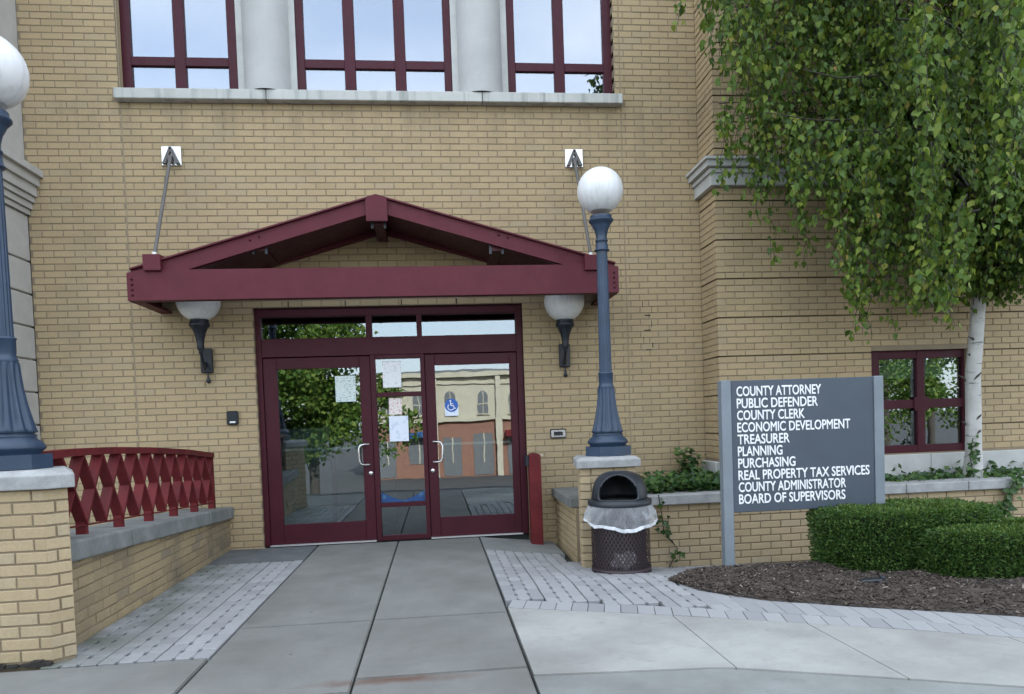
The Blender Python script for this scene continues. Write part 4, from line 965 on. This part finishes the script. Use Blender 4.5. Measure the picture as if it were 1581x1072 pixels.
# ================================================================== HEDGES
def hedge(name, x0, x1, y0, y1, h, n, label, seed, taper=.06):
    random.seed(seed); zb = min(zg(x0, y0), zg(x1, y0))+.005
    t = thing(name, ((x0+x1)/2, (y0+y1)/2, zb), label, 'hedge', 'clipped hedges in the mulch bed')
    def shp(p):                                 # superellipsoid, slightly lumpy
        d = Vector(p); q = (abs(d.x)**4+abs(d.y)**4)**.25
        return d/max(q, 1e-6)
    cxx, cyy, ax, ay = (x0+x1)/2, (y0+y1)/2, (x1-x0)/2, (y1-y0)/2
    def surf(a, v):                             # angle, height fraction -> point and normal
        dx, dy_ = math.cos(a), math.sin(a); q = (abs(dx)**3.6+abs(dy_)**3.6)**(-1/3.6)
        k = 1-.05*(1-v)**2
        L = .05*mnoise.noise(Vector((dx*3+seed, dy_*3, v*3)))+.035*mnoise.noise(Vector((dx*9+seed, dy_*9, v*7)))
        k -= .10*max(0, (v-.8)/.2)**2
        return Vector((cxx+ax*(k+L*.5)*dx*q, cyy+ay*(k+L)*dy_*q, zb+h*v)), Vector((dx*ay, dy_*ax, .0)).normalized()
    core = MB(); seg, rows = 40, 8; vs = []
    for r in range(rows+1):
        for s in range(seg):
            p, _ = surf(2*math.pi*s/seg, r/rows*.93); c = Vector((cxx, cyy, p.z)); vs.append(c+(p-c)*(.93 if r < rows else .90))
    core.add(vs, [(r*seg+s, r*seg+(s+1) % seg, (r+1)*seg+(s+1) % seg, (r+1)*seg+s) for r in range(rows) for s in range(seg)]+[tuple(range(rows*seg, rows*seg+seg))], True)
    core.build('stems', 'hedge_core', t)
    lv = MB(); ng = MB()
    for i in range(n):
        tgt = lv
        if random.random() < .60:
            a = random.uniform(0, 2*math.pi)
            if math.sin(a) > .5 and random.random() < .7: a = -a
            v = random.random(); p, nn = surf(a, v); c = Vector((cxx, cyy, p.z)); p = c+(p-c)*random.uniform(.93, 1.02)
        else:
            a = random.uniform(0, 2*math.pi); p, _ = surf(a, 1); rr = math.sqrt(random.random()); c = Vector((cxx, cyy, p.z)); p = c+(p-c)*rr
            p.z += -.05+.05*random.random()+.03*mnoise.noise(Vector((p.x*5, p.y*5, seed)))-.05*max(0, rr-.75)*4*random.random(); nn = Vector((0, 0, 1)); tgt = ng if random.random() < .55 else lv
        d = (nn+rv()*.9); d.z += .35; leaf_quad(tgt, p, d, rv()+nn*.6, random.uniform(.017, .034), random.uniform(.010, .016), .2)
    lv.build('foliage', 'hedge', t, kind='stuff'); ng.build('lit_new_growth', 'hedge_lit_tip', t, kind='stuff')  # paler top leaves: young tips plus sky light put into their colour
hy = -2.96
hz = zg(3, hy)
hx0, hx1 = P(1257, 850, hy+.55)[0], P(1538, 800, hy+.22)[0]
hh = P(1400, 777, -1.75)[1]-hz
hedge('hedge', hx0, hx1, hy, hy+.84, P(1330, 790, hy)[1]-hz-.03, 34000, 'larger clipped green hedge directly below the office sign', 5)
hy2 = -3.32; h2x = P(1419, 870, hy2+.38)[0]
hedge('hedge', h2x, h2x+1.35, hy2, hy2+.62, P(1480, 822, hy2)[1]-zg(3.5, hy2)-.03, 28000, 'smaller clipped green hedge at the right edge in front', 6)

# ================================================================== SIGN
SY = -2.40
sx0, sx1 = P(1114, 735, SY)[0], P(1361.5, 700, SY)[0]; szt = P(1240, 585, SY)[1]; szb = P(1240, 786, SY)[1]
pw_ = P(1129, 735, SY)[0]-sx0
sg = thing('directory_sign', ((sx0+sx1)/2, SY, zg(2.6, SY)), 'dark slate directory sign with white office names on grey posts', 'sign')
box('post', 'sign_post', sg, sx0, sx0+pw_, SY-.04, SY+.04, zg(sx0, SY)-.02, szt+.004, .006); box('post', 'sign_post', sg, sx1-pw_, sx1, SY-.04, SY+.04, zg(sx1, SY)-.02, szt+.004, .006)
panel = box('panel', 'sign', sg, sx0+pw_+.001, sx1-pw_-.001, SY-.028, SY+.028, szb, szt, .004)
LINES = [('COUNTY ATTORNEY', 1135, 1264.5), ('PUBLIC DEFENDER', 1136, 1260), ('COUNTY CLERK', 1136.5, 1240), ('ECONOMIC DEVELOPMENT', 1138, 1311.5), ('TREASURER', 1139.5, 1219), ('PLANNING', 1140, 1208), ('PURCHASING', 1140.5, 1228), ('REAL PROPERTY TAX SERVICES', 1141, 1343.5), ('COUNTY ADMINISTRATOR', 1141.5, 1307), ('BOARD OF SUPERVISORS', 1142.5, 1306.5)]
dg = bpy.context.evaluated_depsgraph_get()
tx0 = P(1139, 690, SY-.03)[0]
zt1, zt2 = P(1240, 604.0-2.5, SY-.03)[1], P(1240, 767.5-1, SY-.03)[1]
for i, (s, a, b) in enumerate(LINES):
    cu = bpy.data.curves.new('lettering', 'FONT'); cu.body = s; cu.size = 1; cu.extrude = .02; cu.bevel_depth = .019; cu.bevel_resolution = 0; cu.resolution_u = 4
    ob = bpy.data.objects.new('lettering', cu); COL.objects.link(ob); dg.update()
    me = bpy.data.meshes.new_from_object(ob.evaluated_get(bpy.context.evaluated_depsgraph_get())); bpy.data.objects.remove(ob); bpy.data.curves.remove(cu)
    x_ = [v.co.x for v in me.vertices]; y_ = [v.co.y for v in me.vertices]; lo, hi, yl, yh = min(x_), max(x_), min(y_), max(y_)
    wd = (b-a)/(1343.5-1141)*(P(1343.5, 730, SY-.03)[0]-P(1141, 730, SY-.03)[0]); hgt = .078; zc = lerp(zt1, zt2, i/9)
    bm = bmesh.new(); bm.from_mesh(me)
    for v in bm.verts: v.co = (tx0+(v.co.x-lo)/(hi-lo)*wd, SY-.0305-v.co.z*.05, zc+((v.co.y-yl)/(yh-yl)-.5)*hgt)
    bm.to_mesh(me); bm.free(); me.materials.clear(); obj('lettering', me, 'letter', panel)

# ================================================================== LITTER BIN
bx_, by_ = P(958.5, 840, -1.90)[0], -1.90
bzb = zg(bx_, by_-.2)-.012
tb = thing('litter_bin', (bx_, by_, bzb), 'dark round mesh litter bin with domed lid and clear liner', 'litter bin')
BR, BH = .245, P(958, 778, by_-.2)[1]-bzb
mb = MB(); mb.lathe([(BR, 0), (BR+.006, 0), (BR+.006, .035), (BR, .035)], (bx_, by_, bzb+.002), 48, cap=False); mb.lathe([(BR-.01, 0), (.01, .002)], (bx_, by_, bzb+.02), 48, cap=False); mb.build('base_ring', 'can', tb)
mb = MB(); NS = 46; hm = BH-.05
for s in (-1, 1):
    for k in range(NS):
        a0 = 2*math.pi*k/NS; n = 14; vs = []
        for i in range(n+1):
            z = bzb+.03+hm*i/n; a = a0+s*i/n*1.35; da = .024
            vs += [(bx_+(BR+.001*s)*math.cos(a-da), by_+(BR+.001*s)*math.sin(a-da), z), (bx_+(BR+.001*s)*math.cos(a+da), by_+(BR+.001*s)*math.sin(a+da), z)]
        mb.add(vs, [(2*i, 2*i+1, 2*i+3, 2*i+2) for i in range(n)], True)
mb.build('mesh_body', 'can', tb)
mb = MB(); mb.lathe([(BR-.03, .02), (BR-.03, BH-.03)], (bx_, by_, bzb), 40, cap=False); mb.build('inner_can', 'room_dark', tb)
rb = bmesh.new(); bmesh.ops.create_icosphere(rb, subdivisions=4, radius=1)
for v in rb.verts:
    k = 1+.35*mnoise.noise(v.co*2.2)+.12*mnoise.noise(v.co*7); v.co = (bx_-.01+.12*k*v.co.x, by_-.16+.068*k*v.co.y, bzb+.12+.11*k*v.co.z)
mb = MB(); mb.frombm(rb, True); mb.build('rubbish_bag', 'tissue', tb)
mb = MB(); mb.lathe([(BR+.018, BH-.028), (BR+.022, BH-.02), (BR+.022, BH+.016), (BR-.02, BH+.022), (BR-.03, BH+.022)], (bx_, by_, bzb), 56, cap=False); mb.build('lid_rim', 'lid', tb)
# dome with an arched opening cut out
dm = bmesh.new(); seg, rows = 72, 24; DH = .235
rings = []
for j in range(rows+1):
    t = j/rows*math.pi/2; z = DH*math.sin(t)**.9 if t > 0 else 0; rr = (BR-.012)*max(0, math.cos(t))**.60
    rings.append([dm.verts.new((bx_+rr*math.cos(2*math.pi*k/seg), by_+rr*math.sin(2*math.pi*k/seg), bzb+BH+.018+z)) for k in range(seg)] if j < rows else [dm.verts.new((bx_, by_, bzb+BH+.018+DH))])
OA = R(-108)
def keep(j, k):
    a = 2*math.pi*(k+.5)/seg; d = (a-OA+math.pi) % (2*math.pi)-math.pi; t = (j+.5)/rows*math.pi/2; z = math.sin(t)**.9
    return not (z > .12 and (abs(d)/R(43))**2.4+max(0, (z-.12)/.78)**2.4 < 1)
for j in range(rows):
    for k in range(seg):
        if not keep(j, k): continue
        if j < rows-1: dm.faces.new((rings[j][k], rings[j][(k+1) % seg], rings[j+1][(k+1) % seg], rings[j+1][k]))
        else: dm.faces.new((rings[j][k], rings[j][(k+1) % seg], rings[j+1][0]))
for _ in range(3):
    bd = [v for v in dm.verts if v.is_boundary and v.co.z > bzb+BH+.03]
    bmesh.ops.smooth_vert(dm, verts=bd, factor=.5, use_axis_x=True, use_axis_y=True, use_axis_z=True)
mb = MB(); mb.frombm(dm, True); dome = mb.build('dome_lid', 'lid', tb); sm = dome.modifiers.new('solid', 'SOLIDIFY'); sm.thickness = .014; sm.offset = -1
mb = MB(); mb.lathe([(BR-.06, 0), (.005, .004)], (bx_, by_, bzb+BH-.02), 32, cap=False); mb.build('bin_floor', 'room_dark', tb)
# liner turned out over the rim
lin = thing('bin_liner', (bx_, by_, bzb+BH-.2), 'crumpled clear plastic liner hanging out under the bin lid', 'bin liner')
seg, rows = 120, 14; vs = []
def lin_pt(k, t):
    a = 2*math.pi*k/seg; f = mnoise.noise(Vector((math.cos(a)*3, math.sin(a)*3, 1.7))); f2 = mnoise.noise(Vector((math.cos(a)*9, math.sin(a)*9, t*2.2)))
    front = .5-.5*math.sin(a)
    drop = lerp(.10, .205, front**1.5)+.02*f; fl = BR+.010+(.018+.012*f)*math.sin(min(1, t*1.15)*math.pi*.62)+.035*f2*t*(1.25-t)+.02*math.sin(a*9+t*5+3*f2)*t*(1.1-t)+.012*mnoise.noise(Vector((math.cos(a)*16, math.sin(a)*16, t*7)))*t
    side_ = abs(math.cos(a)); fl += .040*side_**8*t
    return (bx_+fl*math.cos(a), by_+fl*math.sin(a), bzb+BH-.018-drop*t)
for j in range(rows+1):
    vs += [lin_pt(k, j/rows) for k in range(seg)]
mb = MB(); mb.add(vs, [(j*seg+k, j*seg+(k+1) % seg, (j+1)*seg+(k+1) % seg, (j+1)*seg+k) for j in range(rows-2) for k in range(seg)], True); mb.build('film', 'liner', lin)
mb = MB(); vv = vs[(rows-2)*seg:]; mb.add(vv, [(r*seg+k, r*seg+(k+1) % seg, r*seg+seg+(k+1) % seg, r*seg+seg+k) for r in (0, 1) for k in range(seg)], True); mb.build('hem', 'hem', lin)

# ================================================================== SMALL THINGS BY THE DOOR
ax, ay = P(830, 835, -.28)[0], -.28
bo = thing('door_button_post', (ax, ay, 0), 'maroon post with a black push button right of the doors', 'post')
az = P(825, 700, ay)[1]; hw = .062
mb = MB(); n = 8; pts = [(ax-hw, ay-.02, zg(ax, ay)-.01), (ax+hw, ay-.02, zg(ax, ay)-.01)]+[(ax+hw*math.cos(a), ay-.02, az-.03+.03*math.sin(a)) for a in [math.pi*i/n for i in range(n+1)]]
mb.prism(pts, (0, .15, 0)); o = mb.build('body', 'red_rail', bo); bv = o.modifiers.new('bevel', 'BEVEL'); bv.width = .006; bv.segments = 2
box('button_box', 'black', bo, ax-hw-.036, ax-hw-.001, ay-.01, ay+.11, az-.135, az-.02, .005); box('key_plate', 'chrome', bo, ax+hw+.001, ax+hw+.03, ay+.03, ay+.05, az-.03, az-.018)
x, z = P(359.5, 645.5, -.02)
cr_ = thing('card_reader', (x, 0, z), 'small black card reader on the brick left of the doors', 'card reader')
box('case', 'black', cr_, x-.058, x+.058, -.045, -.004, z-.072, z+.072, .012); box('label', 'letter', cr_, x-.026, x+.030, -.047, -.0455, z-.052, z-.036)
x, z = P(862, 669.5, -.02)
ic = thing('intercom_plate', (x, 0, z), 'small metal plate with dark slot on the brick right of the doors', 'intercom')
box('surround', 'black', ic, x-.088, x+.088, -.02, -.004, z-.052, z+.052, .008); box('plate', 'chrome', ic, x-.078, x+.078, -.026, -.0205, z-.040, z+.040, .006); box('slot', 'black', ic, x-.048, x+.048, -.032, -.0265, z-.020, z+.020, .005)
# cast-iron drain box lost in the mulch
x, y = G(1348, 917, -.03); q = thing('mulch_clamp', (x, y, zg(x, y)), 'small black plastic piece lying in the mulch before the hedges', 'debris')
mb = MB(); mb.box(x-.09, x+.06, y-.03, y+.03, zg(x, y)+.045, zg(x, y)+.075, .008); mb.box(x+.055, x+.085, y-.02, y+.02, zg(x, y)+.045, zg(x, y)+.09, .006); mb.build('body', 'lid', q)

# ================================================================== BIRCH
random.seed(21)
TX_, TY_ = P(1502, 745, -.80)[0], -.80
birch = thing('birch_tree', (TX_, TY_, ptop+.05), 'white barked birch with drooping green foliage growing in the planter', 'tree')
path = [(1502, 752), (1503, 700), (1503, 640), (1502, 580), (1507, 520), (1511, 460), (1513, 400), (1516, 330), (1520, 220), (1524, 100), (1526, -40), (1530, -200)]
tp = []
for i, (u, v) in enumerate(path):
    x, z = P(u, v, TY_); tp.append((x, TY_-.10*max(0, i-5)/6, z))
tp[0] = (tp[0][0], TY_, ptop+.0)
mb = MB(); mb.tube(tp, [.105, .078, .074, .072, .070, .066, .062, .056, .048, .038, .028, .015], 18); tr_ = mb.build('trunk', 'bark', birch)
mb = MB()
for (u, v, s, w_) in ((1494, 585, 1, .05), (1510, 582, -1, .05), (1506, 524, 1, .04), (1512, 645, -1, .035), (1512, 668, -1, .03), (1503, 548, 1, .012), (1496, 655, 1, .03)):
    x, z = P(u, v, TY_-.08); 
    y = TY_-math.sqrt(max(.0004, .079**2-(x-pw([(t[2], t[0]) for t in tp], z))**2))
    mb = MB(); mb.tube([(x-s*w_, y+.012, z+w_*.9), (x, y-.003, z+.012), (x+s*w_*.7, y+.006, z-w_*.5)], [.004, .011, .004], 6); mb.build('bark_scar', 'twig', tr_)
br = MB(); tw = MB(); lv = MB()
# lowest hanging height and horizontal reach of the crown, metres, measured at the trunk's depth
zlow = [(1.3, 5.4), (1.75, 5.0), (2.1, 4.6), (2.4, 4.15), (2.7, 3.6), (3.0, 3.05), (3.35, 2.55), (3.7, 2.12), (4.1, 1.95), (4.55, 2.0), (4.9, 2.3), (5.3, 2.42), (5.9, 2.35), (6.5, 2.4), (7.6, 3.0), (8.2, 3.8)]
def trunk_at(z): return Vector((pw([(t[2], t[0]) for t in tp], z), pw([(t[2], t[1]) for t in tp], z), z))
ends = []
for i in range(96):
    z0 = random.uniform(2.35, 7.2); b0 = trunk_at(z0); a = random.uniform(0, 2*math.pi) if i % 3 else math.pi+random.gauss(0, .75)
    reach = random.uniform(.5, 1.05)*pw([(2.2, 1.15), (3.2, 2.0), (4.3, 2.75), (5.5, 2.9), (7.3, 2.0)], z0)
    ex = b0.x-(.45 if z0 < 3.6 else .85)+reach*math.cos(a); ey = b0.y-.85+reach*.62*math.sin(a)
    lim = (WF-.25) if ex > XR-.15 else -.18
    ey = min(ey, lim)
    rise = random.uniform(.25, .8)
    pts = [b0]
    for k in range(1, 7):
        t = k/6; pts.append(Vector((lerp(b0.x, ex, t), lerp(b0.y, ey, t), z0+rise*math.sin(t*math.pi*.62)*1.15-(.25*t*t)))+rv()*.09)
    br.tube(pts, [.016*(1-.85*k/6)+.002 for k in range(7)], 6)
    for k in range(1, 7):
        for _ in range(4 if k < 3 else 7): ends.append(pts[k-1].lerp(pts[k], random.random()))
nleaf = 0
for e in ends:
    if e.y > ((WF-.14) if e.x > XR-.2 else -.1): continue
    if mnoise.noise(Vector((e.x*1.3, e.y*1.3, e.z*.9))) < -.04: continue
    zl = pw(zlow, e.x)+random.uniform(-.12, .75)
    L = min(random.uniform(.5, 1.5), e.z-zl)
    if L < .12: continue
    n = max(3, int(L/.085)); sway = rv()*.09; pts = []
    for k in range(n+1):
        t = k/n; pts.append(Vector((e.x+sway.x*t+.03*math.sin(k*1.7+e.x*9), min(e.y+sway.y*t+.03*math.sin(k*2.1+e.z*7), (WF-.08) if e.x > XR-.2 else -.06), e.z-L*t)))
    tw.tube(pts, [.0032]*len(pts), 3, cap=False)
    for k in range(n):
        for _ in range(4):
            c = pts[k].lerp(pts[k+1], random.random())+rv()*random.uniform(.02, .10)
            if c.y > ((WF-.05) if c.x > XR-.2 else -.05): continue
            d = Vector((random.gauss(0, .45), random.gauss(0, .45), -1)); nn = Vector((random.gauss(0, 1), -.6+random.gauss(0, 1), .35)); l = random.uniform(.040, .082)
            ovate_leaf(lv, c, d, nn, l, l*.74); nleaf += 1
br.build('branches', 'twig', birch); tw.build('twigs', 'twig', birch, kind='stuff'); lv.build('crown', 'leaf', birch, kind='stuff')
print('birch leaves', nleaf)
# ivy climbing the foot of the trunk
vine([(TX_-.06, TY_-.09, ptop+.08), (TX_-.085, TY_-.07, ptop+.3), (TX_-.06, TY_-.085, ptop+.5)], 46, 'ivy climbing the foot of the white birch trunk', .035)

# ================================================================== ACROSS THE STREET (seen mirrored in the glass)
def street_tree(x, y, h, r, label, seed):
    random.seed(seed); t = thing('street_tree', (x, y, -.55), label, 'tree', 'trees mirrored in the glass')
    mb = MB(); mb.tube([(x, y, -1.6), (x+.05, y, h*.3), (x-.1, y+.1, h*.6)], [.2, .15, .06], 10); mb.build('trunk', 'twig', t)
    lv = MB()
    cl = [(Vector((x, y, h*.5))+Vector((random.gauss(0, r*.6), random.gauss(0, r*.4), random.uniform(-.42, .45)*h)), random.uniform(.5, 1.1)) for _ in range(46)]
    for _ in range(11000):
        c, s = random.choice(cl); p = c+rv()*s*random.random()**.4; leaf_quad(lv, p, rv(), rv(), random.uniform(.14, .24), .13, .2)
    lv.build('crown', 'far_leaf', t, kind='stuff')
street_tree(-4.2, -17, 6.5, 2.3, 'sunlit tree mirrored in the left glass door', 31)
street_tree(-5.9, -15.5, 6.8, 2.2, 'nearest tree mirrored in the middle of the left glass door', 36)
street_tree(-8.0, -19, 7.0, 2.6, 'taller tree behind, mirrored at the left of the left glass door', 32)
street_tree(14.5, -19, 7.0, 2.4, 'sunlit tree mirrored in the right wing window', 33)
street_tree(18.5, -21, 7.5, 2.8, 'second tree mirrored in the right wing window', 34)
street_tree(23.5, -25, 8.5, 3.2, 'far tall tree mirrored at the right of the right wing window', 35)
ob = thing('street_building', (4, -46, -.55), 'cream and red brick building across the street mirrored in the right glass door', 'building')
box('base_wall', 'redbrick', ob, -5.0, 26, -56, -45, -2.72, 1.35); box('upper_wall', 'cream', ob, -5.2, 26, -56, -44.9, 1.36, 4.6)
box('cornice', 'cream', ob, -5.5, 26.2, -56, -44.5, 4.61, 4.95); box('roof_edge', 'glass_far', ob, -5.2, 26, -56, -45, 4.96, 5.15)
box('string_course', 'cream', ob, -5.3, 26.1, -56, -44.7, 1.37, 1.62); box('string_course', 'cream', ob, -5.3, 26.1, -56, -44.75, 4.05, 4.2)
random.seed(41)
for i in range(12):
    x = -3.6+i*2.35; n = 10; r = .38
    mb = MB(); mb.prism([(x-r, -44.89, 1.95), (x+r, -44.89, 1.95)]+[(x+r*math.cos(a), -44.89, 3.15+r*math.sin(a)) for a in [math.pi*k/n for k in range(n+1)]], (0, .04, 0)); wn_ = mb.build('window', 'glass_far', ob)
    box('glazing_bar', 'cream', wn_, x-.03, x+.03, -44.849, -44.82, 1.95, 3.5); box('glazing_bar', 'cream', wn_, x-r, x+r, -44.848, -44.822, 2.6, 2.66); box('sill', 'cream', wn_, x-r-.1, x+r+.1, -44.89, -44.68, 1.83, 1.94)
    w_ = random.uniform(.45, .8); h_ = random.uniform(-.1, .6)
    d_ = box('shop_window', 'glass_far', ob, x-w_, x+w_, -44.99, -44.95, random.choice((-2.6, -1.7)), h_); box('glazing_bar', 'cream', d_, x-.04, x+.04, -44.94, -44.9, -1.7, h_)
    if i % 3 == 1:
        mb = MB(); mb.prism([(x-w_-.2, -44.94, h_+.1), (x-w_-.2, -44.94, h_+.55), (x-w_-.2, -44.0, h_+.1)], (2*w_+.4, 0, 0)); mb.build('awning', 'banner_blue' if i % 2 else 'red_rail', ob)
    if i % 2: box('pier', 'cream', ob, x+.95, x+1.35, -44.88, -44.6, -2.7, 4.6)
